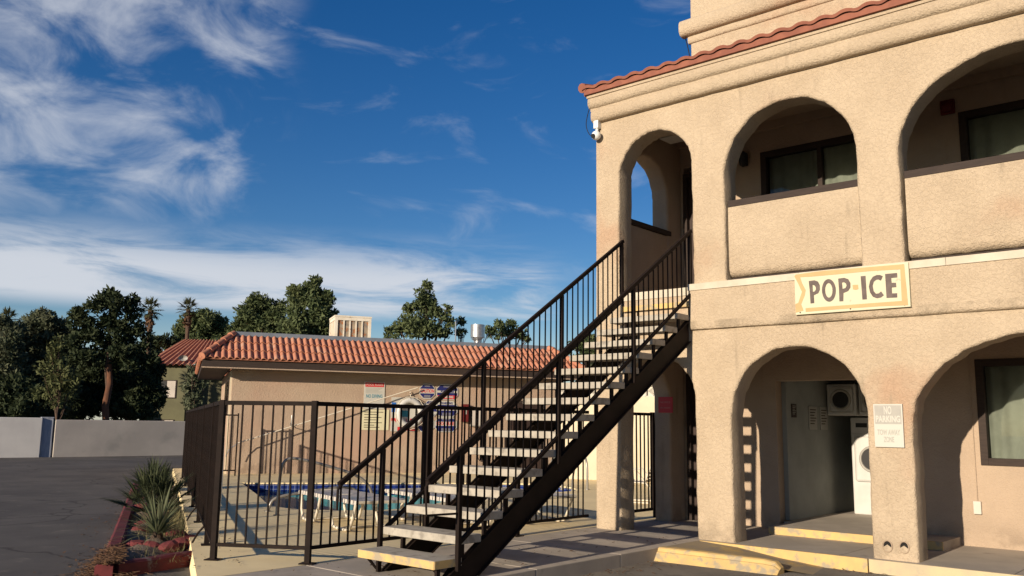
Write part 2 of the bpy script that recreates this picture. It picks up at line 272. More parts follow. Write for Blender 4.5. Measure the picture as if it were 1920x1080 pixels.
# ------------------------------------------------------------------ mesh helpers
class MB:
    def __init__(s): s.v = []; s.f = []; s.m = []; s.cm = 0
    def add(s, vs, fs):
        o = len(s.v); s.v += [tuple(p) for p in vs]; s.f += [tuple(i+o for i in f) for f in fs]; s.m += [s.cm]*len(fs); return s
    def box(s, x0, x1, y0, y1, z0, z1):
        return s.add([(x0,y0,z0),(x1,y0,z0),(x1,y1,z0),(x0,y1,z0),(x0,y0,z1),(x1,y0,z1),(x1,y1,z1),(x0,y1,z1)],
                     [(0,3,2,1),(4,5,6,7),(0,1,5,4),(1,2,6,5),(2,3,7,6),(3,0,4,7)])
    def obox(s, c, ax, ay, az):      # centre and three half-axis vectors
        c = Vector(c); ax = Vector(ax); ay = Vector(ay); az = Vector(az)
        P = [c+i*ax+j*ay+k*az for k in (-1,1) for (i,j) in ((-1,-1),(1,-1),(1,1),(-1,1))]
        return s.add(P, [(0,3,2,1),(4,5,6,7),(0,1,5,4),(1,2,6,5),(2,3,7,6),(3,0,4,7)])
    def bar(s, a, b, w, h=None, up=(0,0,1)):
        a = Vector(a); b = Vector(b); d = b-a; h = h or w
        n = d.normalized(); u = Vector(up)
        if abs(n.dot(u)) > 0.98: u = Vector((0,1,0))
        sd = n.cross(u).normalized(); u2 = sd.cross(n)
        return s.obox((a+b)/2, d/2, sd*w/2, u2*h/2)
    def tube(s, pts, r, n=8, cap=True):
        pts = [Vector(p) for p in pts]; rr = r if isinstance(r, (list, tuple)) else [r]*len(pts)
        o = len(s.v); ref = None; fs = []; vs = []
        for i, p in enumerate(pts):
            a = pts[max(0,i-1)]; b = pts[min(len(pts)-1,i+1)]; d = (b-a).normalized()
            if ref is None:
                ref = d.orthogonal().normalized()
            ref = (ref - d*ref.dot(d)).normalized(); bi = d.cross(ref)
            for k in range(n):
                an = 2*math.pi*k/n; vs.append(p+(ref*math.cos(an)+bi*math.sin(an))*rr[i])
        for i in range(len(pts)-1):
            for k in range(n):
                k2 = (k+1)%n; fs.append((i*n+k, i*n+k2, (i+1)*n+k2, (i+1)*n+k))
        if cap: fs.append(tuple(range(n))[::-1]); fs.append(tuple(range((len(pts)-1)*n, len(pts)*n)))
        return s.add(vs, fs)
    def prism(s, poly, ext):         # closed polygon (3d) pushed along a vector
        e = Vector(ext); a = [Vector(p) for p in poly]; n = len(a)
        vs = a+[p+e for p in a]
        return s.add(vs, [tuple(range(n))[::-1], tuple(range(n, 2*n))]+[(i,(i+1)%n,n+(i+1)%n,n+i) for i in range(n)])
    def loft(s, rings, close=False):
        n = len(rings[0]); vs = [p for r in rings for p in r]; fs = []
        for i in range(len(rings)-1):
            for k in range(n if close else n-1):
                k2 = (k+1)%n; fs.append((i*n+k, i*n+k2, (i+1)*n+k2, (i+1)*n+k))
        return s.add(vs, fs)
    def build(s, name, mats, parent=None, smooth=False, bevel=0.0, loc=None):
        me = bpy.data.meshes.new(name); me.from_pydata(s.v, [], s.f)
        ms = mats if isinstance(mats, (list, tuple)) else [mats]
        for q in ms: me.materials.append(q)
        if len(ms) > 1: me.polygons.foreach_set('material_index', s.m)
        bm = bmesh.new(); bm.from_mesh(me); bmesh.ops.recalc_face_normals(bm, faces=bm.faces); 
        if bevel: bmesh.ops.bevel(bm, geom=list(bm.edges), offset=bevel, segments=2, affect='EDGES', profile=0.5)
        bm.to_mesh(me); bm.free()
        if smooth: me.polygons.foreach_set('use_smooth', [True]*len(me.polygons)); me.set_sharp_from_angle(angle=R(45))
        me.update(); o = bpy.data.objects.new(name, me); COL.objects.link(o)
        if parent: o.parent = parent
        if loc: o.location = loc
        return o
def tag(o, label=None, cat=None, group=None, kind=None):
    for k, v in (('label', label), ('category', cat), ('group', group), ('kind', kind)):
        if v: o[k] = v
    return o
def empty(name, loc=(0,0,0), rz=0.0, label=None, cat=None, group=None):
    o = bpy.data.objects.new(name, None); COL.objects.link(o); o.location = loc; o.rotation_euler = (0,0,rz); o.empty_display_size = 0.1
    return tag(o, label, cat, group)
def copy_tree(o, parent=None):
    c = o.copy(); COL.objects.link(c); c.parent = parent
    for ch in list(o.children): copy_tree(ch, c)
    return c
def from_curve(cu, name, mt, mtx, parent=None, capsharp=True):
    tmp = bpy.data.objects.new('tmp', cu); COL.objects.link(tmp)
    dg = bpy.context.evaluated_depsgraph_get(); me = bpy.data.meshes.new_from_object(tmp.evaluated_get(dg))
    bpy.data.objects.remove(tmp); bpy.data.curves.remove(cu)
    me.transform(mtx); me.materials.clear(); me.materials.append(mt); me.name = name
    me.polygons.foreach_set('material_index', [0]*len(me.polygons))
    if capsharp:
        bm = bmesh.new(); bm.from_mesh(me); bmesh.ops.remove_doubles(bm, verts=bm.verts, dist=1e-5)
        ax = (mtx.to_3x3() @ Vector((0,0,1))).normalized()
        for f in bm.faces: f.smooth = True
        for e in bm.edges:
            e.smooth = not any(abs(f.normal.dot(ax)) > 0.999 for f in e.link_faces) and e.calc_face_angle(0) < R(50)
        bm.to_mesh(me); bm.free()
    o = bpy.data.objects.new(name, me); COL.objects.link(o)
    if parent: o.parent = parent
    return o
XZ = Matrix(((1,0,0,0),(0,0,-1,0),(0,1,0,0),(0,0,0,1)))      # curve (x,y,z) -> (x,-z,y): a plate in the X-Z plane
def plate(name, outer, holes, thick, mt, mtx, parent=None, bevel=0.0, bres=3):
    cu = bpy.data.curves.new(name, 'CURVE'); cu.dimensions = '2D'; cu.fill_mode = 'BOTH'
    cu.extrude = thick/2-bevel; cu.bevel_depth = bevel; cu.bevel_resolution = bres; cu.offset = -bevel
    for pl in [outer]+list(holes):
        s = cu.splines.new('POLY'); s.points.add(len(pl)-1); s.use_cyclic_u = True
        for p, q in zip(s.points, pl): p.co = (q[0], q[1], 0, 1)
    return from_curve(cu, name, mt, mtx, parent)
def text(name, body, size, mt, mtx, parent, depth=0.002, width=None, bold=0.0):
    cu = bpy.data.curves.new(name, 'FONT'); cu.body = body; cu.size = size; cu.extrude = depth; cu.offset = bold; cu.align_x = 'CENTER'; cu.align_y = 'CENTER'; cu.resolution_u = 3
    o = from_curve(cu, name, mt, Matrix.Identity(4), parent, capsharp=False)
    if width:
        xs = [v.co.x for v in o.data.vertices]; w = max(xs)-min(xs)
        o.data.transform(Matrix.Scale(width/w, 4, (1,0,0)))
    o.data.transform(mtx); return o
def arch_pts(x0, x1, zb, zs, rise, n=36, jit=0.009):
    c = (x0+x1)/2; a = (x1-x0)/2; P = [(x0, zb)]
    k = 10
    for i in range(1, k): P.append((x0+random.uniform(-jit,jit), zb+(zs-zb)*i/k))
    for i in range(n+1):
        th = math.pi*(1-i/n); j = random.uniform(-jit, jit)
        P.append((c+(a+j)*math.cos(th), zs+(rise+j)*math.sin(th)))
    for i in range(1, k): P.append((x1+random.uniform(-jit,jit), zs+(zb-zs)*i/k))
    P.append((x1, zb)); return P
def rect(x0, x1, z0, z1): return [(x0,z0),(x1,z0),(x1,z1),(x0,z1)]

# ------------------------------------------------------------------ ground
FD = Vector((-0.8890, 0.4579, 0))                       # direction of the long side fence and planter
POOL = [(-18.54,11.65),(-16.56,14.29),(-14.75,16.45),(-14.15,16.95),(-13.5,17.0),(-12.7,16.7),(-12.1,16.15),(-12.05,15.5),(-12.35,14.6),
        (-12.3,13.2),(-11.95,11.8),(-11.45,10.7),(-11.5,9.9),(-12.0,9.25),(-12.6,8.9),(-13.3,8.93),(-15.5,10.1)]
ID = Matrix.Identity(4)
g = plate('asphalt_ground', [(-700,-250),(400,-250),(400,800),(-700,800)], [POOL], 0, M['asphalt'], ID); g['kind'] = 'structure'
DECK = [(-7.67,4.42),(-7.93,4.56),(-13.23,7.34),(-25.0,13.40),(-22.0,20.0),(-15.0,32.0),(-7.67,32.0)]
dk = plate('pool_deck', DECK, [POOL], 0.045, M['deck'], Matrix.Translation((0,0,0.1275))); dk['kind'] = 'structure'
g = MB()
for a, b in zip(DECK[:4], DECK[1:4]): g.add([(a[0],a[1],0.149),(b[0],b[1],0.149),(b[0]-.02,b[1]-.03,-.1),(a[0]-.02,a[1]-.03,-.1)], [(0,1,2,3)])
g.build('deck_edge', M['deck'])['kind'] = 'structure'
g = MB(); g.loft([[(x,y,z) for x, y in POOL] for z in (0.12,-0.14)], True); pb = g.build('pool_basin', M['pooltile']); pb['kind'] = 'structure'
g = MB(); g.loft([[(x,y,z) for x, y in POOL] for z in (-0.14,-1.2)], True); g.add([(x,y,-1.2) for x, y in POOL], [tuple(range(len(POOL)))])
g.build('pool_lining', M['plaster'])['kind'] = 'structure'
g = MB(); g.add([(x,y,-0.03) for x, y in POOL], [tuple(range(len(POOL)))]); g.build('pool_water', M['water'])['kind'] = 'structure'

g = MB()
for y0, y1 in ((2.6,4.1),(4.11,5.6),(5.61,7.1),(7.11,8.6),(8.61,10.40)):
    g.box(-7.66, -5.86, y0, y1, -0.3, 0.15)
x = -7.66
while x < 6.5:
    g.box(x, x+1.79, 10.41, 12.52, -0.3, 0.147); x += 1.8
g.build('walkway', M['walk'], bevel=0.008)['kind'] = 'structure'
M['apron'] = mat('pale worn asphalt', (0.215, 0.195, 0.165), (0.165, 0.150, 0.130), 1.6, 0.93, 0.6, 120, 0.008, spec=0.1, c3=(0.115, 0.105, 0.095), s3=1.3, r3=(0.55, 0.72))
AP = [(-5.88,1.0),(-5.88,10.33),(6.4,10.34),(6.4,6.0)]+[(6.4-i*.6, 5.6-.16*i+random.uniform(-.12,.12)) for i in range(19)]
g = MB(); g.add([(x,y,.004) for x, y in AP[:4]]+[(x,y,.004) for x, y in AP[4:]], [tuple(range(len(AP)))]); g.build('asphalt_apron', M['apron'])['kind'] = 'structure'
g = MB(); g.box(-5.84, -3.72, 10.36, 10.405, -0.2, 0.151); g.build('yellow_kerb', M['yellow'], bevel=0.006)['kind'] = 'structure'
M['fadekerb'] = mat('faded cream kerb', (0.52, 0.42, 0.25), (0.42, 0.35, 0.24), 3, 0.85, 0.2, 50, 0.003, c3=(0.33, 0.29, 0.23), s3=4, r3=(0.55, 0.7))
g = MB(); g.box(-3.71, 6.5, 10.37, 10.405, -0.2, 0.149); g.build('faded_kerb', M['fadekerb'], bevel=0.006)['kind'] = 'structure'
# wedge ramp with a yellow lip
g = MB()
g.loft([[(-5.855,9.52,.149),(-5.855,10.355,.149)],[(-5.3,9.52,.135),(-5.3,10.355,.12)],[(-4.7,9.52,.07),(-4.75,10.355,.05)],[(-4.1,9.75,.004),(-4.22,10.355,.004)]])
g.build('ramp', mat('worn ramp concrete', (0.30,0.235,0.14), (0.235,0.20,0.15), 2.5, 0.9, 0.3, 60, 0.004, c3=(0.44,0.30,0.11), s3=2, r3=(0.52,0.68)))['kind'] = 'structure'
g = MB()
rings = []
for x, h in ((-5.86,.155),(-5.0,.15),(-4.55,.145),(-4.42,.13),(-4.36,.07)):
    rings.append([(x,9.29+(x+5.86)*.06,-.02),(x,9.38+(x+5.86)*.06,h*.66),(x,9.395+(x+5.86)*.06,h*.7),(x,9.41+(x+5.86)*.06,h-.012),(x,9.43+(x+5.86)*.06,h),(x,9.545+(x+5.86)*.03,h),(x,9.56+(x+5.86)*.03,-.02)])
g.loft(rings); g.f.append(tuple(range(len(g.v)-7, len(g.v)))); g.m.append(0)
g.build('ramp_lip', M['yellow'])['kind'] = 'structure'

# ------------------------------------------------------------------ motel building
YF = 10.5; TF = 0.36; YB = 12.5; XE = 6.0; ZFL = 3.45; ZC = 6.28
motel = empty('motel_building', (0,0,0), 0, 'two storey cream stucco motel with arched walkways and a red tile roof edge', 'motel')
holes = [arch_pts(-7.14,-5.95,-.05,1.95,.59), arch_pts(-5.42,-3.70,-.05,1.74,.86), arch_pts(-3.20,-.62,-.05,1.62,1.0,48), arch_pts(-.12,2.46,-.05,1.62,1.0,48), arch_pts(2.96,5.54,-.05,1.62,1.0,48),
         arch_pts(-7.15,-5.94,ZFL,5.20,.61), arch_pts(-5.45,-3.68,ZFL,4.93,.88), arch_pts(-3.19,-.62,ZFL,4.82,1.01,48), arch_pts(-.12,2.46,ZFL,4.82,1.01,48), arch_pts(2.96,5.54,ZFL,4.82,1.01,48)]
facade = plate('front_wall', rect(-7.57,XE,-.25,6.5), holes, TF, M['stucco'], Matrix.Translation((0,YF+TF/2,0)) @ XZ, motel, 0.034)
# end wall with its own arches (seen through the first bay)
YZ = Matrix(((0,0,1,0),(1,0,0,0),(0,1,0,0),(0,0,0,1)))
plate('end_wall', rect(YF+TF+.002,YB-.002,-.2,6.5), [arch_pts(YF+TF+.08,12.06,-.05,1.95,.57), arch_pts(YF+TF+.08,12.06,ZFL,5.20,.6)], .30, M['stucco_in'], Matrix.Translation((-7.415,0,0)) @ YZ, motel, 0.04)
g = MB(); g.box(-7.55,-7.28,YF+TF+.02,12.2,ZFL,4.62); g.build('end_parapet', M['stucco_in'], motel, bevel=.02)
g = MB(); g.box(-7.58,-7.25,YF+TF+.03,12.15,4.622,4.70); g.build('parapet_cap', M['trim'], motel, bevel=.006)
# back wall of both walkways
bh = [rect(-7.22,-6.32,-.1,2.42), rect(-5.72,-3.75,-.1,2.28), rect(-2.97,-.75,1.19,2.47), rect(.6,2.9,1.19,2.47),
      rect(-7.22,-6.32,ZFL,5.83), rect(-5.82,-3.85,4.35,5.80), rect(-2.97,-.75,4.35,5.80), rect(.6,2.9,4.35,5.8)]
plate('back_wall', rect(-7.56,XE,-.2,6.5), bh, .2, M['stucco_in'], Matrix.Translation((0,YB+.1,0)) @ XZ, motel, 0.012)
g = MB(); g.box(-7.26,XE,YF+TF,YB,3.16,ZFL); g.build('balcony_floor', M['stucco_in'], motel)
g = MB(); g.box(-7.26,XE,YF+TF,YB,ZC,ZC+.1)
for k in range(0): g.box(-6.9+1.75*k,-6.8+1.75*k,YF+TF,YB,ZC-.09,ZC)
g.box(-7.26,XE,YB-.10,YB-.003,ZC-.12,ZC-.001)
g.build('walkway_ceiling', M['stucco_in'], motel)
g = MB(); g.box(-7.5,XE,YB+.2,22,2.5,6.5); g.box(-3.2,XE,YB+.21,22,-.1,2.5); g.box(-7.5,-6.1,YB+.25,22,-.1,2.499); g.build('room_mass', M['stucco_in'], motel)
# proud band between the storeys, with its white flashing
g = MB(); rings = []
prof = [(YF+.01,2.872),(YF-.02,2.874),(YF-.048,2.885),(YF-.06,2.91),(YF-.062,2.95),(YF-.062,3.408),(YF+.01,3.408)]
for x in [-5.965]+[(-5.9+i*.4) for i in range(30)]: 
    rings.append([(x, y, z+random.uniform(-.004,.004)*(j<4)) for j, (y, z) in enumerate(prof)])
g.loft(rings); g.f.append(tuple(range(7))); g.m.append(0)
g.build('storey_band', M['stucco'], motel, smooth=True)
g = MB(); x = -5.985
for w in (1.56, 1.7, 2.3, 2.4, 2.4, 2.4):
    g.box(x, min(x+w-.004, XE), YF-.078, YF+.02, 3.409, 3.497); x += w
g.build('band_flashing', M['white_board'], motel)
g = MB(); g.box(-7.14,-5.99,YF-.012,YF+.02,3.36,3.47); g.build('landing_edge', M['white_board'], motel)
# balcony panels under the upper arches
def panel(x0, x1):
    n = 26; rings = []
    y0, y1 = YF+.035, YF+.30
    for i in range(n+1):
        x = x0+(x1-x0)*i/n; b = random.uniform(-.006,.006)
        rings.append([(x,y1,4.50),(x,y0,4.50),(x,y0-.004,4.0),(x,y0,3.66+b),(x,y0+.02,3.60+b),(x,y0+.06,3.567+b),(x,y0+.11,3.555+b),(x,y1,3.555)])
    g = MB(); g.loft(rings); nn = len(g.v)
    g.f.append(tuple(range(8))); g.f.append(tuple(range(nn-8,nn))); g.m += [0,0]
    p = g.build('balcony_panel', M['stucco'], motel, smooth=True)
    g = MB(); g.box(x0-.005,x1+.01,y0-.006,y1+.02,4.502,4.59); g.build('cap_board', M['trim'], p, bevel=.005)
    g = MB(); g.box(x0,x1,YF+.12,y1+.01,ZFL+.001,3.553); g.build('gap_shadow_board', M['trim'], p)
panel(-5.415,-3.66); panel(-3.145,-.60); panel(-.08,2.48); panel(2.99,5.56)
# cornice rolls
def roll(name, zc, hh, proud, x0, x1, mt, y=YF, par=motel, noise=.004):
    rings = []; n = int((x1-x0)/.18)
    for i in range(n+1):
        x = x0+(x1-x0)*i/n; r = []
        w1 = random.uniform(-noise,noise)
        for k in range(13):
            a = -math.pi/2+math.pi*k/12
            sy = math.copysign(abs(math.cos(a))**.55, math.cos(a)); sz = math.copysign(abs(math.sin(a))**.75, math.sin(a))
            r.append((x, y+.02-(proud+.02)*sy, zc+hh*sz+w1))
        rings.append(r)
    g = MB(); g.loft(rings); n = len(g.v); g.f += [tuple(range(13)), tuple(range(n-13,n))]; g.m += [0,0]
    return g.build(name, mt, par, smooth=True)
roll('cornice_roll', 6.235, .105, .115, -7.575, XE, M['stucco'])
roll('cornice_roll', 6.435, .105, .155, -7.605, XE, M['stucco'])
g = MB(); g.box(-7.59,XE,YF-.10,YF+.5,6.30,6.37); g.box(-7.62,XE,YF-.16,11.05,6.50,6.56); g.build('cornice_core', M['stucco'], motel)
# tile roof edge: fascia strip and a wavy course of tiles
roof = MB(); roof.box(-7.64,XE,YF-.20,YF-.161,6.545,6.64); roof.box(-7.66,-7.61,YF-.161,11.0,6.545,6.64)
roof = roof.build('roof_fascia', M['tile_dk'], motel)
def wave_tiles(x0, x1, y0, z0, y1, z1, pitch, amp, courses, mt, name, par, thick=.022, step=.03, n=10, hip=None, hipr=None):
    g = MB(); nx = int((x1-x0)/pitch*n)
    for c in range(courses):
        f0, f1 = c/courses, (c+1)/courses+.03
        rows = []
        dy, dz = y1-y0, z1-z0; ln = math.hypot(dy,dz); ny, nz = -dz/ln, dy/ln
        for f, off in ((f0, step-thick), (f0, step), ((f0+f1)/2, step*.5), (f1, 0)):
            r = []
            for i in range(nx+1):
                x = x0+(x1-x0)*i/nx; ph = (x-x0)/pitch
                fr = ph % 1.0
                h = amp*(math.sin(math.pi*min(fr/.68,1))**.8 if fr < .68 else -.35*math.sin(math.pi*(fr-.68)/.32))
                jit = .013*math.sin(17.3*int(ph)+5.1*c)
                fx = min(max(f+jit if 0 < f < 1 else f, 0), 1.03)
                if off == step-thick: h *= .9
                xx = x
                if hip is not None: xx = max(x, x0+hip*fx)
                if hipr is not None: xx = min(xx, x1-hipr*fx)
                r.append((xx, y0+dy*fx+ny*(off+h), z0+dz*fx+nz*(off+h)))
            rows.append(r)
        g.loft(rows)
    return g.build(name, mt, par, smooth=True)
wave_tiles(-7.67, XE, YF-.225, 6.612, YF+.60, 6.87, .28, .024, 2, M['tile_dk'], 'roof_tiles', motel, thick=.04, step=.045)
g = MB(); 
pts = [(-7.66, YF-.22+i*.32, 6.66+i*.085) for i in range(4)]
for a, b in zip(pts, pts[1:]): g.tube([a, (b[0],b[1]+.03,b[2]+.012)], [.075,.06], 10)
g.build('verge_tiles', M['tile_dk'], motel, smooth=True)
# set-back parapet tower above the roof
TY = 11.1; TX = -6.25
g = MB(); g.box(TX,XE,TY,TY+6,6.5,8.3); g.build('tower_wall', M['stucco'], motel, bevel=.02)
roll('tower_cornice', 7.505, .13, .125, TX-.13, XE, M['stucco'], TY)
roll('tower_cornice', 7.315, .06, .035, TX-.03, XE, M['stucco'], TY)
g = MB(); g.box(TX-.10,XE,TY-.02,TY+6,7.50,7.63); g.build('tower_coping', M['stucco'], motel, bevel=.02)
# doors
def door(z0):
    d = MB().box(-7.20,-6.34,YB+.06,YB+.11,z0,z0+2.24).build('door', M['cloth_dark'], motel)
    f = MB(); f.box(-7.218,-7.15,YB-.03,YB+.16,z0,z0+2.27); f.box(-6.39,-6.322,YB-.03,YB+.16,z0,z0+2.27); f.box(-7.15,-6.39,YB-.03,YB+.16,z0+2.20,z0+2.27)
    f.build('door_frame', M['trim'], d)
    k = MB(); k.tube([(-6.47,YB+.02,z0+1.05),(-6.47,YB+.06,z0+1.05)], .028, 10); k.build('door_handle', M['steel'], d)
door(.148); door(3.452)
# windows with curtains
def window(x0, x1, z0, z1, mull, curtain=True):
    fr = MB(); w = .06; ya, yb = YB-.02, YB+.12
    fr.box(x0-.03,x0+w,ya,yb,z0-.03,z1+.03); fr.box(x1-w,x1+.03,ya,yb,z0-.03,z1+.03); fr.box(x0+w,x1-w,ya,yb,z0-.03,z0+w); fr.box(x0+w,x1-w,ya,yb,z1-w,z1+.03)
    for q in mull: fr.box(q-.035,q+.035,ya+.03,yb-.01,z0+w,z1-w)
    fr = fr.build('window', M['trim'], motel, bevel=.004)
    MB().add([(x0,YB+.05,z0),(x1,YB+.05,z0),(x1,YB+.05,z1),(x0,YB+.05,z1)], [(0,1,2,3)]).build('pane', M['glass'], fr)
    cu = []
    nx = int((x1-x0)/.018)
    for z in (z0+.02, (z0+z1)/2, z1-.02):
        cu.append([(x0+(x1-x0)*i/nx, YB+.135+.022*math.sin(i*.55+1.2*math.sin(i*.13))+.01*math.sin(i*.21), z) for i in range(nx+1)])
    if curtain: MB().loft(cu).build('curtain', M['curtain'], fr, smooth=True)
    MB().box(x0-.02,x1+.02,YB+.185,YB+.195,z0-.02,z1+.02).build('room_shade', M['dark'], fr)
window(-2.97,-.75,1.19,2.47,[-1.86]); window(.6,2.9,1.19,2.47,[1.75])
window(-5.82,-3.85,4.35,5.80,[-4.93]); window(-2.97,-.75,4.35,5.80,[-1.86]); window(.6,2.9,4.35,5.80,[1.75])
# laundry room behind the second arch
g = MB(); g.box(-5.55,-3.3,11.76,YB+.001,.10,.25); g.box(-5.655,-3.22,YB+.001,16.2,.10,.249); g.build('laundry_floor', M['walk'], motel)
g = MB(); g.box(-5.54,-3.3,11.735,11.762,.148,.252); g.build('step_edge', M['yellow'], motel, bevel=.004)
g = MB(); g.box(-5.80,-5.655,YB+.2,15.6,.25,2.5); g.box(-5.655,-3.22,15.5,15.6,.25,2.5); g.box(-5.655,-3.22,YB+.2,15.5,2.42,2.498); g.build('laundry_walls', M['roomwall'], motel)
# drain holes at the foot of the third column
for px, z in ((-3.535,.295),(-3.355,.30)):
    g = MB(); c = Vector((px,YF-.006,z))
    g.tube([c+Vector((.05*math.cos(a),0,.062*math.sin(a))) for a in [i*math.pi/9 for i in range(19)]], .008, 6, cap=False)
    h = g.build('drain_hole', M['stucco_in'], motel, smooth=True)
    g = MB(); g.prism([c+Vector((.047*math.cos(a),.004,.058*math.sin(a))) for a in [i*math.pi/10 for i in range(20)]], (0,-.004,0)); g.build('hole_mouth', M['dark'], h)
    g = MB(); g.prism([c+Vector((.044*math.cos(a),-.002,-.012+.045*math.sin(a))) for a in [math.pi+i*math.pi/8 for i in range(9)]]+[c+Vector((0,-.002,.018))], (0,-.006,0)); g.build('hole_plug', M['stucco'], h)

# ------------------------------------------------------------------ things fixed to the motel
# painted sign
def bil(px, py, q=((135,290),(1690,100),(1715,710),(145,830))):      # outline points measured on the sign face -> sign metres
    (a,b),(c,d),(e,f),(g_,h) = q; u, v = .5, .5
    for _ in range(12):
        x = (1-u)*(1-v)*a+u*(1-v)*c+u*v*e+(1-u)*v*g_; y = (1-u)*(1-v)*b+u*(1-v)*d+u*v*f+(1-u)*v*h
        xu = (1-v)*(c-a)+v*(e-g_); xv = (1-u)*(g_-a)+u*(e-c); yu = (1-v)*(d-b)+v*(f-h); yv = (1-u)*(h-b)+u*(f-d)
        D = xu*yv-xv*yu; rx, ry = px-x, py-y
        u += (rx*yv-xv*ry)/D; v += (xu*ry-rx*yu)/D
    return (u*1.352, (1-v)*.512)
sx, sz, sy = -4.468, 2.97, YF-.105
sign = MB().box(sx,sx+1.352,sy,YF-.06,sz,sz+.512).build('painted_sign', M['signcream'], bevel=.003)
tag(sign, 'cream hand painted sign with brown POP ICE lettering and a tan arrow border', 'sign')
def decal(name, outer, holes, mt, par, lift):
    P = lambda pl: [bil(*p) for p in pl]
    return plate(name, P(outer), [P(h) for h in holes], .003, mt, Matrix.Translation((sx, sy-lift, sz)) @ XZ, par)
border = MB()
decal('border', [(160,296),(560,236),(1000,192),(1640,128),(1652,300),(1668,480),(1684,690),(1300,706),(700,752),(296,788),(294,738),(700,706),(1250,660),(1605,632),(1598,420),(1590,200),(1200,228),(700,285),(380,318),(222,330),(250,410),(300,500),(285,570),(230,690),(250,735),(262,770),(150,800),(146,688),(190,668),(246,525),(200,430),(138,320)], [], M['signtan'], sign, .0022)
def ell(cx, cy, rx, ry, n=28, p=1.0): return [(cx+rx*math.cos(2*math.pi*i/n), cy+ry*math.copysign(abs(math.sin(2*math.pi*i/n))**p, math.sin(2*math.pi*i/n))) for i in range(n)]
L1 = [((348,378),(430,366),(480,382),(505,430),(506,490),(482,538),(418,566),(422,670),(368,676),(360,520)),
      ((765,337),(850,325),(905,343),(933,395),(932,455),(900,503),(836,530),(832,640),(778,643),(774,480))]
H1 = [((402,428),(430,435),(448,460),(448,490),(430,514),(405,522)), ((818,390),(845,384),(872,402),(880,430),(864,462),(824,475))]
for o_, h_ in zip(L1, H1): decal('letter', o_, [h_], M['signtext'], sign, .0024)
decal('letter', ell(633,497,98,152), [ell(632,497,52,98,16)], M['signtext'], sign, .0024)
decal('letter', [(1072,300),(1138,293),(1152,612),(1092,616)], [], M['signtext'], sign, .0024)
decal('letter', [(1365,296),(1330,280),(1285,281),(1235,305),(1197,362),(1180,440),(1195,520),(1232,578),(1286,598),(1340,586),(1376,555),(1340,503),(1310,530),(1272,536),(1243,500),(1231,430),(1245,376),(1278,346),(1308,342),(1338,358),(1352,330)], [], M['signtext'], sign, .0024)
decal('letter', [(1395,265),(1550,250),(1552,312),(1474,320),(1478,386),(1534,384),(1538,445),(1480,450),(1482,530),(1548,527),(1548,586),(1410,592)], [], M['signtext'], sign, .0024)
decal('dot', [(962,420),(1035,415),(1040,475),(1000,486),(966,478)], [], M['signtan'], sign, .0024)

for k in range(6):
    cxp = sx+.06+(k%3)*.615; czp = sz+(.025 if k < 3 else .487)
    MB().tube([(cxp,sy-.0035,czp),(cxp,sy+.002,czp)], .009, 8).build('screw', M['trim'], sign)
# faded parking sign on the column
nx, nz = -3.612, 1.392; ny = YF-.03
npk = MB().box(nx,nx+.322,ny,YF-.002,nz,nz+.488).build('parking_sign', M['signwhite'], bevel=.003)
tag(npk, 'white and grey no parking tow away sign, sun faded, on the arcade column', 'sign')
MB().box(nx+.014,nx+.308,ny-.002,ny-.0002,nz+.262,nz+.474).build('upper_panel', M['signgrey'], npk)
XZf = lambda x, y, z: Matrix.Translation((x,y,z)) @ Matrix.Rotation(R(90),4,'X')
text('lettering', 'NO', .125, M['signwhite'], XZf(nx+.16,ny-.003,nz+.412), npk, .001, .085, .003)
text('lettering', 'PARKING', .10, M['signwhite'], XZf(nx+.16,ny-.003,nz+.315), npk, .001, .27, .003)
text('lettering', 'TOW AWAY', .085, M['signfaint'], XZf(nx+.16,ny-.0015,nz+.165), npk, .001, .25, .002)
text('lettering', 'ZONE', .085, M['signfaint'], XZf(nx+.16,ny-.0015,nz+.085), npk, .001, .115, .002)

# red notice on the pier of the end arch
YP = 12.06
rs = MB().box(-7.47,-7.215,YP-.014,YP-.001,1.80,2.045).build('notice_sign', M['signred'])
rs.location = (.0,0,0); tag(rs, 'small red notice with two lines of pale writing on the pier inside the ground arch', 'sign')
M['pinktext'] = mat('notice pink lettering', (0.62,0.30,0.28), None)
text('lettering', 'NOTICE', .04, M['pinktext'], XZf(-7.342,YP-.016,1.96), rs, .001, .17)
text('lettering', 'NO LIFEGUARD', .03, M['pinktext'], XZf(-7.342,YP-.016,1.875), rs, .001, .18)

# security camera at the corner
cm = empty('security_camera', (-7.49,YF,5.95), 0, 'white dome security camera on the top corner of the motel wall', 'camera')
MB().box(-.055,.03,-.09,0,.08,.27).build('junction_box', M['camwhite'], cm, bevel=.008)
MB().tube([(-.01,-.05,.08),(-.01,-.07,.0)], .022, 10).build('bracket', M['camwhite'], cm, smooth=True)
def sphere(r, c, nu=16, nv=10, sc=(1,1,1)):
    g = MB(); rings = []
    for i in range(nv+1):
        th = math.pi*i/nv; rings.append([(c[0]+sc[0]*r*math.sin(th)*math.cos(2*math.pi*k/nu), c[1]+sc[1]*r*math.sin(th)*math.sin(2*math.pi*k/nu), c[2]+sc[2]*r*math.cos(th)) for k in range(nu)])
    g.loft(rings, True); return g
sphere(.072, (0,-.09,-.04)).build('dome', M['camwhite'], cm, smooth=True)
MB().tube([(-.005,-.135,-.055),(-.012,-.168,-.065)], [.036,.033], 14).build('lens', M['black'], cm, smooth=True)
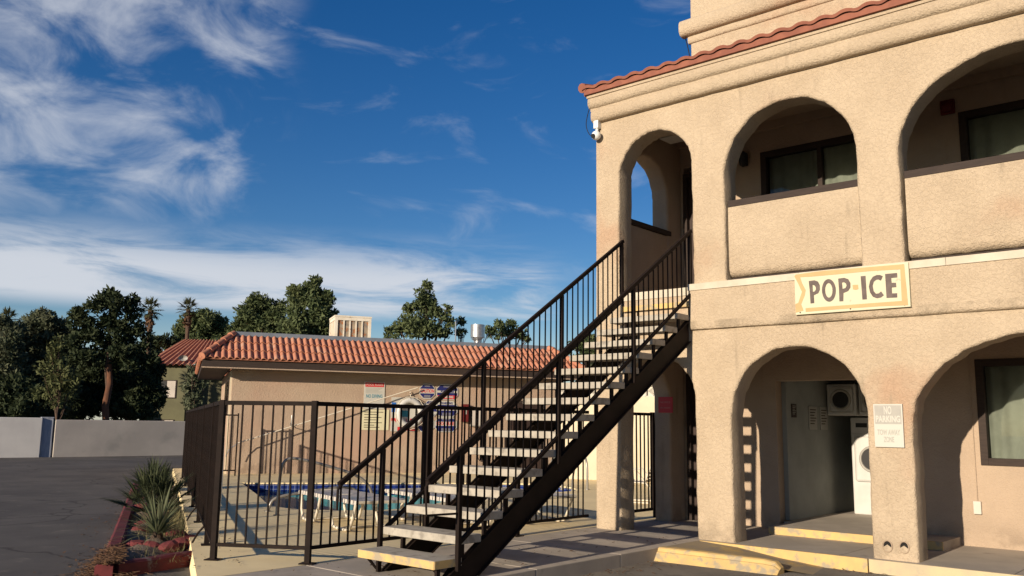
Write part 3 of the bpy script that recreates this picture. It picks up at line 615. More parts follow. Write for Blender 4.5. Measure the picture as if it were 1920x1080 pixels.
# cables
def cable(pts, r, label):
    n = 24; P = []
    for i in range(n+1):
        t_ = i/n*(len(pts)-1); k = min(int(t_), len(pts)-2); f = t_-k
        p0 = Vector(pts[max(k-1,0)]); p1 = Vector(pts[k]); p2 = Vector(pts[k+1]); p3 = Vector(pts[min(k+2,len(pts)-1)])
        P.append(.5*((2*p1)+(p2-p0)*f+(2*p0-5*p1+4*p2-p3)*f*f+(3*p1-p0-3*p2+p3)*f*f*f))
    return tag(MB().tube(P, r, 6).build('cable', M['black'], smooth=True), label, 'cable')
cable([(-7.60,YF-.10,6.40),(-7.70,YF-.06,6.15),(-7.66,YF-.03,5.98),(-7.55,YF-.05,5.93)], .006, 'thin black cable looping down from the cornice to the security camera')
cable([(TX-.12,TY+.05,7.42),(TX-.06,TY+.05,7.15),(TX-.005,TY+.02,6.80)], .008, 'thin black cable hanging from the raised parapet end above the roof tiles')
# conduit with its box on the back wall
cb = empty('conduit', (-3.07,YB,.15), 0, 'pale wall conduit ending in a small cream box on the ground floor back wall', 'conduit')
MB().tube([(.0,-.012,2.6),(0,-.012,.55)], .008, 6).build('pipe', M['stucco_in'], cb, smooth=True)
MB().box(-.045,.045,-.045,0,.40,.56).build('box', M['whitewall'], cb, bevel=.006)
# fire bell, lamps, on the upper walkway
fb = empty('fire_alarm', (-3.12,YB,5.93), 0, 'dark red fire alarm bell high on the upper walkway wall', 'alarm')
MB().box(-.09,.09,-.05,0,-.10,.10).build('back_box', M['boxred'], fb, bevel=.01)
sphere(.075, (0,-.06,0), sc=(1,.6,1)).build('bell', M['boxred'], fb, smooth=True)
def sconce(x, z, label):
    s_ = empty('wall_lamp', (x,YB,z), 0, label, 'lamp')
    MB().box(-.04,.04,-.03,0,-.06,.14).build('back_plate', M['black'], s_, bevel=.006)
    g = MB(); g.loft([[(a*math.cos(2*math.pi*k/10), -.10+a*math.sin(2*math.pi*k/10), z_) for k in range(10)] for a, z_ in ((.02,.16),(.07,.12),(.055,-.06),(.02,-.09))], True)
    g.build('shade', M['black'], s_, smooth=True)
sconce(-6.10, 5.72, 'small black wall lamp beside the upper walkway window')
cl = empty('ceiling_vent', (-6.85,11.6,ZC), 0, 'pale louvred box hanging from the ceiling at the top of the stairs', 'vent')
MB().box(-.17,.17,-.17,.17,-.26,0).build('housing', M['whitewall'], cl, bevel=.01)
g = MB()
for k in range(5): g.box(-.15,.15,-.18,-.171,-.235+k*.045,-.215+k*.045)
g.build('louvre', M['stucco_in'], cl)
lp = empty('ceiling_lamp', (-6.45,11.9,ZC), 0, 'flat round lamp on the ceiling near the upper door', 'lamp')
MB().tube([(0,0,0),(0,0,-.05)], [.16,.16], 18).build('base', M['whitewall'], lp, smooth=True)
sphere(.14, (0,0,-.05), sc=(1,1,.45)).build('diffuser', M['camwhite'], lp, smooth=True)
# poster cluster in laundry
for i, (y_, z_, w_, h_, lb) in enumerate(((12.95,1.85,.16,.20,'small dark notice high on the laundry wall near the opening'),(13.65,1.75,.30,.36,'framed grey notice on the laundry wall left of a second one'),(14.08,1.75,.28,.36,'framed grey notice on the laundry wall next to the dryers'))):
    p_ = MB().box(-5.654,-5.640,y_-w_/2,y_+w_/2,z_-h_/2,z_+h_/2).build('notice_board', M['trim' if i == 0 else 'signgrey']); tag(p_, lb, 'notice')
    g = MB()
    for k in range(6): g.box(-5.640,-5.638,y_-w_*.38,y_+w_*(.38-.12*(k%3)),z_+h_*(.34-.12*k),z_+h_*(.38-.12*k))
    g.build('printed_lines', M['signfaint' if i == 0 else 'trim'], p_)
# dryers
def dryer(x, y, z, h, label, low):
    d = empty('laundry_machine', (x,y,z), 0, label, 'dryer')
    w = .68 if low else .47
    MB().box(0,w,0,.72,0,h).build('body', M['white'], d, bevel=.018)
    f = .012
    if low:
        MB().box(.05,w-.05,-f,0,h-.20,h-.05).build('control_panel', M['white'], d, bevel=.006)
        MB().box(.09,.27,-f-.006,-f,h-.155,h-.085).build('display', M['black'], d)
        dr = MB().box(.06,w-.06,-.03,0,h*.34,h-.30).build('door', M['white'], d, bevel=.03)
        MB().box(.02,w-.02,-.006,0,h-.262,h-.254).build('seam', M['signgrey'], d)
        cz = h*.34+(h-.30-h*.34)/2
    else:
        dr = MB().box(.04,w-.04,-.03,0,.05,h-.05).build('door', M['white'], d, bevel=.04); cz = h/2
    r = .19 if low else .15
    ring = MB().tube([(w/2+r*math.cos(i*math.pi/14),-.035,cz+r*math.sin(i*math.pi/14)) for i in range(29)], .022, 8, cap=False).build('porthole_rim', M['signgrey'], dr, smooth=True)
    MB().prism([(w/2+r*math.cos(i*math.pi/14),-.031,cz+r*math.sin(i*math.pi/14)) for i in range(28)], (0,-.006,0)).build('porthole_glass', M['black'], dr)
dryer(-5.36,14.45,.25,1.52,'white laundry machine on the floor with its front catching the sun',True)
dryer(-4.65,14.45,.25,1.52,'white laundry machine on the floor hidden behind the arcade column',True)
dryer(-5.63,14.20,1.80,.50,'white dryer of the upper row against the laundry wall',False)
dryer(-5.12,14.20,1.80,.50,'white dryer of the upper row farther from the notice boards',False)

# ------------------------------------------------------------------ outside staircase
st = empty('outside_staircase', (-6.57,6.0,.15), 0, 'straight outdoor stair with concrete treads and dark brown steel railings up to the first floor', 'staircase')
def loc(p): return Vector(p)-Vector((-6.57,6.0,.15))
NT = 16; RISE = .195; GO = .31; Y0 = 5.79; ZT0 = .35
XL, XR = -7.06, -5.975
for k in range(NT):
    z = ZT0+RISE*k; y = Y0+GO*k
    yel = k in (0, NT-1)
    rings = []
    dep = .36 if k == 0 else .31
    tr = MB().box(XL,XR+(0.0 if k else .0),y,y+dep,z-.078,z)
    tr.v = [tuple(loc(p)) for p in tr.v]
    tr = tr.build('tread', M['tread'], st, bevel=.008)
    if yel:
        yb = MB().box(XL+.003,XR-.003,y-.004,y+.012,z-.076,z-.0035); yb.v = [tuple(loc(p)) for p in yb.v]; yb.build('nosing_paint', M['yellow'], tr)
        if k == 0:
            yb = MB().box(XR-.002,XR+.003,y+.004,y+.30,z-.074,z-.004); yb.v = [tuple(loc(p)) for p in yb.v]; yb.build('nosing_paint', M['yellow'], tr)
    for x in (XL+.235, XR-.03):
        b = MB(); b.bar(loc((x,y+.07,z-.078)), loc((x,y+.07,max(z-.215,.155))), .045, .03, (1,0,0)); b.build('tread_bracket', M['iron'], tr)
    if k == 0:
        for x in (XL+.10, XR-.06):
            b = MB(); b.tube([loc((x,y+.05,z-.08)), loc((x,y+.15,.165)), loc((x,y+.27,z-.08))], .016, 6); b.build('strut', M['iron'], tr)
SL = RISE/GO
for x in (XL+.235, XR-.028):
    g = MB()
    ya, yb_ = 6.14, 10.47
    za = .15; top = lambda y: ZT0+SL*(y-Y0)-.272
    yz = Y0+(za+.272-ZT0)/SL
    P = [(x-.022,yz,za),(x-.022,yb_,top(yb_)),(x-.022,yb_,top(yb_)-.30),(x-.022,yz+.30/SL,za)]
    g.prism([loc(p) for p in P], (.022,0,0))
    g.bar(loc((x-.001,yz+.02,za+.012)), loc((x-.001,yb_,top(yb_)-.001)), .07, .012, (0,0,1))
    g.bar(loc((x-.001,yz+.30/SL,za+.012)), loc((x-.001,yb_,top(yb_)-.299)), .07, .012, (0,0,1))
    g.build('stringer', M['stringer'], st)
def railing(x, posts, ystart, yend, name):
    rz = lambda y: 1.33+SL*1.045*(y-6.06)
    lz = lambda y: rz(y)-.86
    g = MB(); g.bar(loc((x,ystart,rz(ystart))), loc((x,yend,rz(yend))), .043, .05); h = g.build('handrail', M['iron'], st, bevel=.006)
    # returned end of the handrail
    g = MB(); g.tube([loc((x,ystart+.02,rz(ystart)+.005)),loc((x,ystart-.02,rz(ystart)-.05)),loc((x,ystart+.0,rz(ystart)-.30)),loc((x,ystart+.42,rz(ystart)-.31))] if x > -6.5 else
                     [loc((x,ystart+.02,rz(ystart)+.005)),loc((x,ystart-.01,rz(ystart)-.05)),loc((x,ystart-.01,rz(ystart)-.24))], .011 if x > -6.5 else .013, 8)
    g.build('rail_return', M['iron'], st, smooth=True)
    g = MB(); g.bar(loc((x,posts[0],lz(posts[0]))), loc((x,yend,lz(yend))), .032, .038); g.build('lower_rail', M['iron'], st)
    for y in posts:
        zb = max(.16, ZT0+SL*(y-Y0)-.30) if y < 10.3 else 3.42
        MB().bar(loc((x,y,zb)), loc((x,y,rz(y)-.02)), .045, .045).build('post', M['iron'], st, bevel=.004)
    y = posts[0]
    for a, b in zip(posts, posts[1:]):
        n = int(round((b-a)/.118)); 
        for i in range(1, n):
            yy = a+(b-a)*i/n
            MB().bar(loc((x,yy,lz(yy))), loc((x,yy,rz(yy)-.02)), .0135, .0135).build('baluster', M['iron'], st)
railing(-5.96, [6.08,7.58,9.06,10.46], 5.66, 10.50, 'right')
railing(-7.075, [6.08,7.58,9.06,10.46], 5.53, 10.50, 'left')
# the upper posts tie into the landing

# ------------------------------------------------------------------ iron fences
def fence(a, b, label, posts, top=1.80, bot=.29, pitch=.115, base=.15, limit=100):
    a = Vector((*a,0)); b = Vector((*b,0)); d = b-a; ln = d.length; u = d/ln
    f = empty('iron_fence', (a.x,a.y,base), math.atan2(u.y,u.x), label, 'fence', 'brown iron pool fence panels')
    g = MB(); g.box(0,ln,-.02,.02,top-base-.045,top-base); g.build('top_rail', M['iron'], f)
    g = MB(); g.box(0,ln,-.016,.016,bot-base,bot-base+.036); g.build('bottom_rail', M['iron'], f)
    pm = None
    for s in posts:
        if pm is None:
            g = MB(); g.box(-.028,.028,-.028,.028,0,top-base+.008); pm = g.build('post', M['iron'], f)
            g = MB(); g.box(-.075,.075,-.06,.06,.001,.012); pl = g.build('base_plate', M['iron'], pm); p = pm
        else: p = copy_tree(pm, f)
        p.location = (s*ln,0,0)
    n = int(ln/pitch); k0 = None; rest = MB()
    for i in range(1, n):
        s = ln*i/n
        if any(abs(s-q*ln) < .05 for q in posts): continue
        if i > limit: rest.box(s-.0078,s+.0078,-.0078,.0078,bot-base+.036,top-base-.045); continue
        if k0 is None: k0 = MB().box(-.0078,.0078,-.0078,.0078,bot-base+.036,top-base-.045).build('picket', M['iron'], f); p = k0
        else: p = k0.copy(); COL.objects.link(p); p.parent = f
        p.location = (s,0,0)
    if rest.v: o = rest.build('far_pickets', M['iron'], f); o['kind'] = 'stuff'
    return f
A = (-8.59,5.12); B = (-7.70,5.66)
fence(A, B, 'short diagonal panel of brown iron fence at the near corner of the pool deck', [0,1])
fence((-7.705,5.70), (-7.72,10.52), 'brown iron pool fence panel behind the stairs running back to the corner column', [.335,.675])
FL = 13.6
fe = fence((A[0]-.03,A[1]+.0), (A[0]+FD.x*FL, A[1]+FD.y*FL), 'long brown iron fence beside the planter seen nearly edge on', [.085,.265,.44,.62,.80,1.0], pitch=.105)
for s in (1.18, 3.6):
    g = MB(); g.tube([(s,.03,.22),(s+.1,.10,.12),(s+.16,.15,.01)], .012, 6); g.build('brace', M['iron'], fe, smooth=True)
g = MB(); g.tube([(.16,-.06,1.25),(.18,-.07,.75),(.24,-.06,.30),(.38,-.1,.06)], .006, 5); g.build('loose_wire', M['galv'], fe)
gate = empty('pool_gate', (-7.74,10.92,.15), R(90), 'narrow brown iron gate leaf between the corner column and a thick gate post', 'gate')
g = MB(); g.box(0,1.36,-.02,.02,1.605,1.65); g.build('top_rail', M['iron'], gate)
g = MB(); g.box(0,1.36,-.02,.02,.12,.16); g.build('bottom_rail', M['iron'], gate)
for i in range(1, 12): MB().box(i*.1133-.009,i*.1133+.009,-.009,.009,.16,1.605).build('picket', M['iron'], gate)
MB().box(1.34,1.39,-.025,.025,.12,1.66).build('stile', M['iron'], gate)
gp = MB().box(-.04,.04,-.04,.04,0,1.66).build('gate_post', M['iron'], loc=(-7.76,12.42,.15)); tag(gp, 'thick brown iron gate post standing just past the gate leaf', 'post')
g = MB(); g.box(-.02,.02,-.11,.03,.74,.86); g.build('latch', M['iron'], gp)

# ------------------------------------------------------------------ pool house
PW = Vector((-21.73,13.17,.15)); PA = math.atan2(.878,.479)
ph = empty('pool_house', PW, PA, 'low stucco pool house with a terracotta barrel tile mansard roof', 'building')
Z = lambda z: z-.15
LN = 9.75
g = MB(); g.box(0,LN,0,7.0,-.1,Z(3.0)); g.build('wall', M['pool_stucco'], ph, bevel=.02)
g = MB(); g.box(-.04,0.0,.05,.12,0,Z(2.9)); g.build('corner_pipe', M['creamwall'], ph)
for y in (1.2, 2.6):
    w_ = MB().box(-.03,-.003,y,y+.75,Z(1.75),Z(2.75)).build('window', M['trim'], ph); MB().box(-.034,-.031,y+.06,y+.69,Z(1.81),Z(2.69)).build('pane', M['glass'], w_)
EX0, EX1 = -.80, LN+.62
g = MB(); g.box(EX0,EX1,-.60,-.55,Z(2.97),Z(3.20)); g.box(EX0,EX0+.05,-.55,7.5,Z(2.97),Z(3.20)); g.box(EX1-.05,EX1,-.55,7.5,Z(2.97),Z(3.20)); g.build('fascia', M['trim'], ph)
g = MB(); g.box(EX0-.012,EX1,-.612,-.60,Z(2.955),Z(2.985)); g.build('drip_strip', M['pool_stucco'], ph)
g = MB(); g.box(EX0+.05,EX1-.05,-.55,-.003,Z(2.975),Z(3.0)); g.box(EX0+.05,-.045,-.003,7.4,Z(2.975),Z(3.0)); g.build('soffit', M['trim'], ph)
ZE, ZR = 3.20, 3.935; YE, YR = -.66, .45; HX = .80
wave_tiles(EX0-.04, EX1+.04, YE, Z(ZE), YR, Z(ZR), .172, .042, 3, M['tile'], 'roof_tiles', ph, step=.035, hip=HX, hipr=HX)
g = MB(); g.add([(EX0-.04,YE,Z(ZE)-.015),(EX1+.04,YE,Z(ZE)-.015),(EX1-HX,YR,Z(ZR)-.02),(EX0+HX,YR,Z(ZR)-.02)], [(0,1,2,3)])
g.add([(EX0-.06,YE,Z(ZE)),(EX0+HX-.05,YR,Z(ZR)),(EX0+HX-.05,7.6,Z(ZR)),(EX0-.06,7.6,Z(ZE))], [(0,1,2,3)])
g.add([(EX1+.06,YE,Z(ZE)),(EX1-HX+.05,YR,Z(ZR)),(EX1-HX+.05,7.6,Z(ZR)),(EX1+.06,7.6,Z(ZE))], [(0,1,2,3)])
g.build('roof_deck', M['tile'], ph)
def hipcap(xa, xb, nm):
    g = MB(); P = [Vector((xa+(xb-xa)*t_, YE-.03+(YR-YE)*t_, Z(ZE)+.04+(ZR-ZE)*t_+.012)) for t_ in (0,.22,.44,.66,.88,1.0)]
    for i, (p, q) in enumerate(zip(P, P[1:])):
        g.tube([p-(q-p)*.02+Vector((0,0,.012)), q+(q-p)*.12], [.098,.078], 12)
    g.build(nm, M['tile'], ph, smooth=True)
hipcap(EX0-.02, EX0+HX, 'hip_tiles'); hipcap(EX1+.02, EX1-HX, 'hip_tiles')
g = MB()
for k in range(14): g.tube([(EX0-.05,-.55+k*.58,Z(ZE)+.0),(EX0-.05,-.55+k*.58+.60,Z(ZE)+.015)], [.07,.06], 8)
g.build('rake_tiles', M['tile'], ph, smooth=True)
g = MB(); g.box(EX0+HX-.03,EX1-HX+.05,YR-.045,YR+.06,Z(ZR)-.01,Z(ZR)+.115); g.build('ridge_flashing', M['flash'], ph, bevel=.006)
g = MB(); g.box(EX0+HX,EX1-HX,YR+.06,6.5,Z(ZR)-.25,Z(ZR)-.02); g.build('flat_roof', M['blockwall'], ph)
d_ = MB().box(8.15,9.12,-.03,.0,.01,Z(2.22)).build('door', M['cloth_dark'], ph, bevel=.005)
g = MB(); g.box(8.07,8.15,-.045,-.001,0,Z(2.30)); g.box(9.12,9.20,-.045,-.001,0,Z(2.30)); g.box(8.15,9.12,-.045,-.001,Z(2.22),Z(2.30)); g.build('door_frame', M['trim'], d_)
MB().tube([(8.25,-.03,.95),(8.25,-.075,.95)], .028, 8).build('door_handle', M['steel'], d_)
# things on the roof
ck = empty('evaporative_cooler', PW+Matrix.Rotation(PA,3,'Z')@Vector((3.64,2.75,Z(3.93))), PA, 'cream evaporative cooler box with rusty louvred sides on the flat roof', 'cooler')
g = MB(); w_ = .57; h0, h1 = .0, .90
for sx_ in (-1,1):
    for sy_ in (-1,1): g.box(*sorted((sx_*w_,sx_*(w_-.09))),*sorted((sy_*w_,sy_*(w_-.09))),h0,h1)
g.box(-w_-.012,w_+.012,-w_-.012,w_+.012,h1-.001,h1+.05); g.box(-w_+.001,w_-.001,-w_+.001,w_-.001,h1-.10,h1-.002); g.box(-w_-.005,w_+.005,-w_-.005,w_+.005,h0,h0+.12)
g.build('casing', M['cooler'], ck)
MB().box(-w_+.04,w_-.04,-w_+.04,w_-.04,.12,h1-.10).build('pads', M['rust'], ck)
g = MB()
for i in range(1, 5):
    q = -w_+.09+(2*w_-.18)*i/5
    g.box(q-.022,q+.022,-w_+.012,-w_+.038,.12,h1-.10); g.box(-w_+.012,-w_+.038,q-.022,q+.022,.12,h1-.10); g.box(w_-.038,w_-.012,q-.022,q+.022,.12,h1-.10)
g.build('louvre_bars', M['cooler'], ck)
rv = empty('roof_vent', PW+Matrix.Rotation(PA,3,'Z')@Vector((7.78,2.2,Z(3.93))), PA, 'shiny cylindrical metal vent on the pool house roof', 'vent')
MB().tube([(0,0,0),(0,0,.38)], [.12,.12], 16).build('flue', M['galv'], rv, smooth=True)
MB().tube([(-.02,0,.46),(-.02,0,.88)], [.235,.235], 20).build('cowl', M['galv'], rv, smooth=True)
MB().tube([(0,0,.36),(-.02,0,.46)], [.12,.225], 18).build('collar', M['galv'], rv, smooth=True)
g = MB()
for i in range(3): a_ = i*2.1; g.bar((.12*math.cos(a_),.12*math.sin(a_),.1),(.22*math.cos(a_),.22*math.sin(a_),.5),.02)
g.bar((.1,0,.02),(.34,0,.62),.03); g.build('stay', M['galv'], rv)
ap = MB().tube([(0,0,0),(0,0,1.0)], .022, 8).build('antenna_pole', M['flash'], loc=PW+Matrix.Rotation(PA,3,'Z')@Vector((7.0,2.2,Z(3.9)))); tag(ap, 'thin grey pole standing on the pool house roof left of the metal vent', 'pole')

# things on the pool house wall: plates are built in the wall's own axes
RW = Matrix.Rotation(PA, 4, 'Z')
def wallthing(name, x, z, label, cat, group=None, off=0.0):
    return empty(name, PW+RW.to_3x3()@Vector((x,-off,Z(z))), PA, label, cat, group)
TX_ = lambda x, y, z: Matrix.Translation((x,y,z)) @ Matrix.Rotation(R(90),4,'X')
t_ = wallthing('pool_rules_sign', 3.65, 1.96, 'white pool rules sign with a red header and blue green NO DIVING', 'sign')
MB().box(0,.60,-.02,0,0,.78).build('board', M['signwhite'], t_)
MB().box(.03,.57,-.024,-.0205,.63,.755).build('header', M['signred'], t_)
text('lettering', 'POOL RULES', .10, M['signwhite'], TX_(.30,-.0245,.692), t_, .001, .48)
text('lettering', 'NO DIVING', .14, M['teal'], TX_(.30,-.0215,.36), t_, .001, .47, .002)
g = MB()
for k in range(5): g.box(.05,.52-.05*(k%3),-.0225,-.0205,.59-.035*k,.604-.035*k)
g.build('small_print', M['signgrey'], t_)
t_ = wallthing('notice_board', 3.60, 1.36, 'pale yellow notice board below the white pool rules sign', 'notice board')
MB().box(0,.80,-.018,0,0,.585).build('board', M['signyellow'], t_)
g = MB()
for k, (w1, z1) in enumerate(((.55,.50),(.40,.43),(.50,.35),(.35,.28),(.52,.20),(.30,.13),(.45,.07))): g.box(.08,.08+w1,-.021,-.0185,z1,z1+.018)
g.build('printed_lines', M['trim'], t_)
t_ = wallthing('safety_sign', 4.46, 1.33, 'white sign with blue panel and red lettering behind the life ring', 'sign')
MB().box(0,.78,-.015,0,0,.98).build('board', M['signwhite'], t_)
MB().box(.01,.14,-.019,-.0155,.55,.83).build('blue_panel', M['signblue'], t_)
MB().box(.01,.14,-.019,-.0155,.30,.38).build('red_panel', M['signred'], t_)
text('lettering', 'NO LIFE', .15, M['signred'], TX_(.42,-.0165,.31), t_, .001, .58, .003)
MB().box(.20,.74,-.019,-.0155,.02,.13).build('red_panel', M['signred'], t_)
MB().box(.22,.50,-.019,-.0155,.42,.60).build('blue_panel', M['teal'], t_)
t_ = wallthing('life_ring', 5.0, 1.86, 'white life ring hanging on the pool house wall', 'life ring', None, .09)
NR = 28; g = MB(); g.tube([(.33*math.sin(2*math.pi*i/NR),0,.36*math.cos(2*math.pi*i/NR)) for i in range(NR+1)], .085, 10, cap=False); g.build('ring', M['white'], t_, smooth=True)
g = MB(); g.tube([(.44*math.sin(2*math.pi*i/NR+.1*math.sin(3*i)),-.03,.47*math.cos(2*math.pi*i/NR)) for i in range(NR+1)], .011, 6, cap=False); g.tube([(0,.05,.62),(.0,-.02,.45)], .012, 6); g.build('rope', M['tubewhite'], t_, smooth=True)
def octsign(x, z, w, h, label, bands, words):
    t_ = wallthing('octagon_sign', x, z, label, 'sign', 'octagonal pool warning signs', .012)
    c = min(w,h)*.29
    def O(e): return [(c,e),(w-c,e),(w-e,c),(w-e,h-c),(w-c,h-e),(c,h-e),(e,h-c),(e,c)]
    def slab(name, pl, mt, y): MB().prism([(px_,y,pz_) for px_, pz_ in pl], (0,-.003,0)).build(name, mt, t_)
    MB().prism([(a,0,b) for a, b in O(0)], (0,-.010,0)).build('board', M['signwhite'], t_)
    slab('panel', O(.028), M['navy'], -.0105)
    for z0, z1, mt in bands:
        f0, f1 = z0*h, z1*h
        def ex(f):
            cc = c*.96
            return .028+max(0, cc-f)*.95 if f < cc else (.028+max(0, f-(h-cc))*.95)
        slab('band', [(ex(f0)+.002,f0),(w-ex(f0)-.002,f0),(w-ex(f1)-.002,f1),(ex(f1)+.002,f1)], M[mt], -.0138)
    for wd, zc, sz_, mt, wf in words: text('lettering', wd, sz_, M[mt], TX_(w/2,-.0175,zc*h), t_, .001, w*wf, .004)
    g = MB()
    for k in range(3): g.box(w*.3,w*.7,-.0155,-.0138,h*(.10+.06*k),h*(.125+.06*k)); g.box(w*.32,w*.66,-.0155,-.0138,h*(.80+.05*k),h*(.82+.05*k))
    g.build('small_print', M['signgrey'], t_)
octsign(5.28, 2.28, .48, .45, 'small octagonal sign reading CAUTION in red, topmost of the left column', [(.36,.66,'signwhite')], [('CAUTION',.51,.14,'signred',.86)])
octsign(5.42, 1.77, .46, .48, 'small octagonal sign with a red NO and a round emblem, middle of the left column', [(.52,.78,'signwhite'),(.12,.30,'signwhite')], [('NO',.65,.13,'signred',.35)])
octsign(5.24, 1.32, .52, .44, 'small octagonal sign reading CAUTION in red, lowest of the left column', [(.40,.68,'signwhite')], [('CAUTION',.54,.14,'signred',.86)])
octsign(5.79, 2.27, .68, .46, 'wide octagonal sign with a white line and a red strip, topmost of the right column', [(.05,.28,'signred'),(.44,.58,'signwhite')], [('POOL HOURS',.51,.07,'navy',.6),('WARNING',.17,.09,'signwhite',.55)])
octsign(5.78, 1.77, .68, .46, 'wide octagonal sign reading WARNING and NO DIVING, middle of the right column', [(.76,.96,'signwhite'),(.40,.66,'signwhite')], [('WARNING',.86,.09,'navy',.55),('NO DIVING',.53,.13,'signred',.82)])
octsign(5.77, 1.32, .68, .44, 'wide octagonal sign reading POOL RULES, lowest of the right column', [(.42,.70,'signwhite'),(.90,.97,'signwhite')], [('POOL RULES',.56,.13,'signred',.86)])
t_ = wallthing('red_cabinet', 6.58, 1.63, 'red emergency cabinet on the pool house wall right of the octagonal signs', 'cabinet', None, .10)
MB().box(0,.20,-.08,.10,0,.52).build('body', M['boxred'], t_, bevel=.008)
MB().box(.05,.12,-.085,-.081,.22,.40).build('label_plate', M['signgrey'], t_)
t_ = wallthing('meter_cabinet', 6.86, 1.50, 'grey metal cabinet on the pool house wall beside the red one', 'cabinet', None, .0)
MB().box(0,.33,-.12,0,0,.55).build('body', M['signgrey'], t_, bevel=.008); MB().box(.03,.30,-.126,-.121,.03,.52).build('door', M['blockwall'], t_, bevel=.004)
# skimmer pole on its hooks
P = lambda x, y, z: PW+RW.to_3x3()@Vector((x,y,Z(z)))
sp_ = empty('skimmer_pole', P(0,0,.15), 0, 'long pale pool skimmer pole slanting across the pool house wall', 'pole')
o0 = P(0,0,.15)
MB().tube([P(.25,-.30,.98)-o0, P(5.2,-.16,2.60)-o0], .016, 8).build('shaft', M['tubewhite'], sp_, smooth=True)
MB().tube([P(.25,-.30,.98)-o0, P(.02,-.32,.80)-o0, P(-.05,-.32,.62)-o0], .013, 8).build('net_neck', M['galv'], sp_, smooth=True)
hk = wallthing('wall_hook', 1.62, 1.42, 'small steel hook holding the skimmer pole on the pool house wall', 'hook')
MB().tube([(0,0,.10),(0,-.10,.02),(0,-.32,.03),(0,-.35,.10),(0,-.34,.32)], .012, 6).build('hook', M['galv'], hk, smooth=True)
# wall lamp / hose bib near the door
t_ = wallthing('hose_tap', 7.25, .85, 'small garden tap with a coiled hose on the pool house wall', 'tap')
MB().tube([(0,0,0),(0,-.10,0),(0,-.12,-.06)], .015, 8).build('tap', M['galv'], t_, smooth=True)
MB().tube([(.15*math.cos(i*.6),-.06-.012*(i%3),-.22+.16*math.sin(i*.6)) for i in range(34)], .012, 6).build('hose', M['trim'], t_, smooth=True)
# small gate left of the pool house corner
sg = empty('side_gate', P(-.55,-.85,.15), PA, 'brown iron side gate standing against the pool house corner', 'gate')
g = MB(); 
for z_ in (.12,1.55): g.box(0,.75,-.015,.015,z_,z_+.035)
for x_ in (0,.72): g.box(x_,x_+.035,-.018,.018,.0,1.62)
g.build('frame', M['iron'], sg)
for k in range(1, 6): MB().box(k*.125-.008,k*.125+.008,-.008,.008,.155,1.55).build('picket', M['iron'], sg)

# ------------------------------------------------------------------ pool rails, loungers, chair
def rail(o_, pts_list, label):
    t_ = empty('pool_handrail', o_, 0, label, 'handrail')
    for pts in pts_list:
        Q = []
        for i in range(len(pts)-1):
            for k in range(6): Q.append(Vector(pts[i]).lerp(Vector(pts[i+1]), k/6))
        Q.append(Vector(pts[-1]))
        for _ in range(5): Q = [Q[0]]+[(Q[i-1]+Q[i]*2+Q[i+1])/4 for i in range(1,len(Q)-1)]+[Q[-1]]
        MB().tube(Q, .024, 10).build('rail', M['steel'], t_, smooth=True)
        MB().tube([Vector(pts[0])+Vector((0,0,.001)),Vector(pts[0])+Vector((0,0,.018))], .05, 12).build('escutcheon', M['steel'], t_, smooth=True)
u_ = Vector((-.06,1.0,0)); 
rail((-11.86,8.10,.15), [[(0,0,0),(-.03,.05,.78),(.05,.18,.90),(.52,1.1,.62),(.66,1.35,.38),(.70,1.42,-.6)], [(-.62,.25,0),(-.60,.32,.22),(-.35,.8,.30),(.05,1.6,.42),(.1,1.75,-.6)]], 'stainless steel handrail at the near pool steps')
rail((-12.35,15.85,.15), [[(0,0,0),(0,0,.55),(-.12,.05,.78),(-.42,.16,.66),(-.6,.22,.2),(-.62,.24,-.7)],[(.32,.52,0),(.32,.52,.55),(.2,.57,.78),(-.1,.68,.66),(-.28,.74,.2),(-.3,.76,-.7)]], 'pair of curved steel ladder rails at the far pool corner')
def lounger():
    t_ = empty('sun_lounger', (0,0,0)); w2 = .34; ln = 2.15; zb = .40
    g = MB(); P_ = [(0,-w2,zb),(ln,-w2,zb-.0),(ln,w2,zb),(0,w2,zb),(0,-w2,zb)]
    g.tube(P_, .022, 8); g.build('frame', M['tubewhite'], t_, smooth=True)
    n = 34; g = MB()
    for i in range(n):
        x0 = .03+(ln-.06)*i/n; x1 = x0+(ln-.06)/n*.90
        g.loft([[(x, -w2-.024, zb-.03),(x,-w2-.02,zb+.024),(x,-w2*.5,zb+.012),(x,0,zb+.006),(x,w2*.5,zb+.012),(x,w2+.02,zb+.024),(x,w2+.024,zb-.03)] for x in (x0,x1)])
    g.build('strap_bed', M['plastic'], t_)
    for x0, x1 in ((.12,.72),(1.25,1.95)):
        for s_ in (-1,1):
            Q = [(x0-.02,s_*w2,zb),(x0,s_*w2,.16),(x0+.08,s_*w2,.03),(x0+.20,s_*w2,.018),(x1-.20,s_*w2,.018),(x1-.06,s_*w2,.04),(x1+.05,s_*w2,.22),(x1+.12,s_*w2,zb)]
            MB().tube(Q, .02, 8).build('leg', M['tubewhite'], t_, smooth=True)
    g = MB(); g.tube([(.9,-w2,zb),(.9,w2,zb)], .018, 8); g.tube([(.3,-w2,.018),(.3,w2,.018)], .014, 6); g.tube([(1.5,-w2,.018),(1.5,w2,.018)], .014, 6); g.build('cross_tube', M['tubewhite'], t_, smooth=True)
    return t_
lg = lounger()
for i, (x, y, a, lb) in enumerate(((-11.20,8.42,-15,'white strap sun lounger nearest the near pool handrail'),(-10.55,9.55,-14,'middle white strap sun lounger between two others on the deck'),(-10.2,10.75,-12,'white strap sun lounger behind the stairs, farthest of the row'))):
    o = lg if i == 0 else copy_tree(lg)
    o.location = (x,y,.15); o.rotation_euler = (0,0,R(a)); tag(o, lb, 'sun lounger', 'sun loungers on the pool deck')
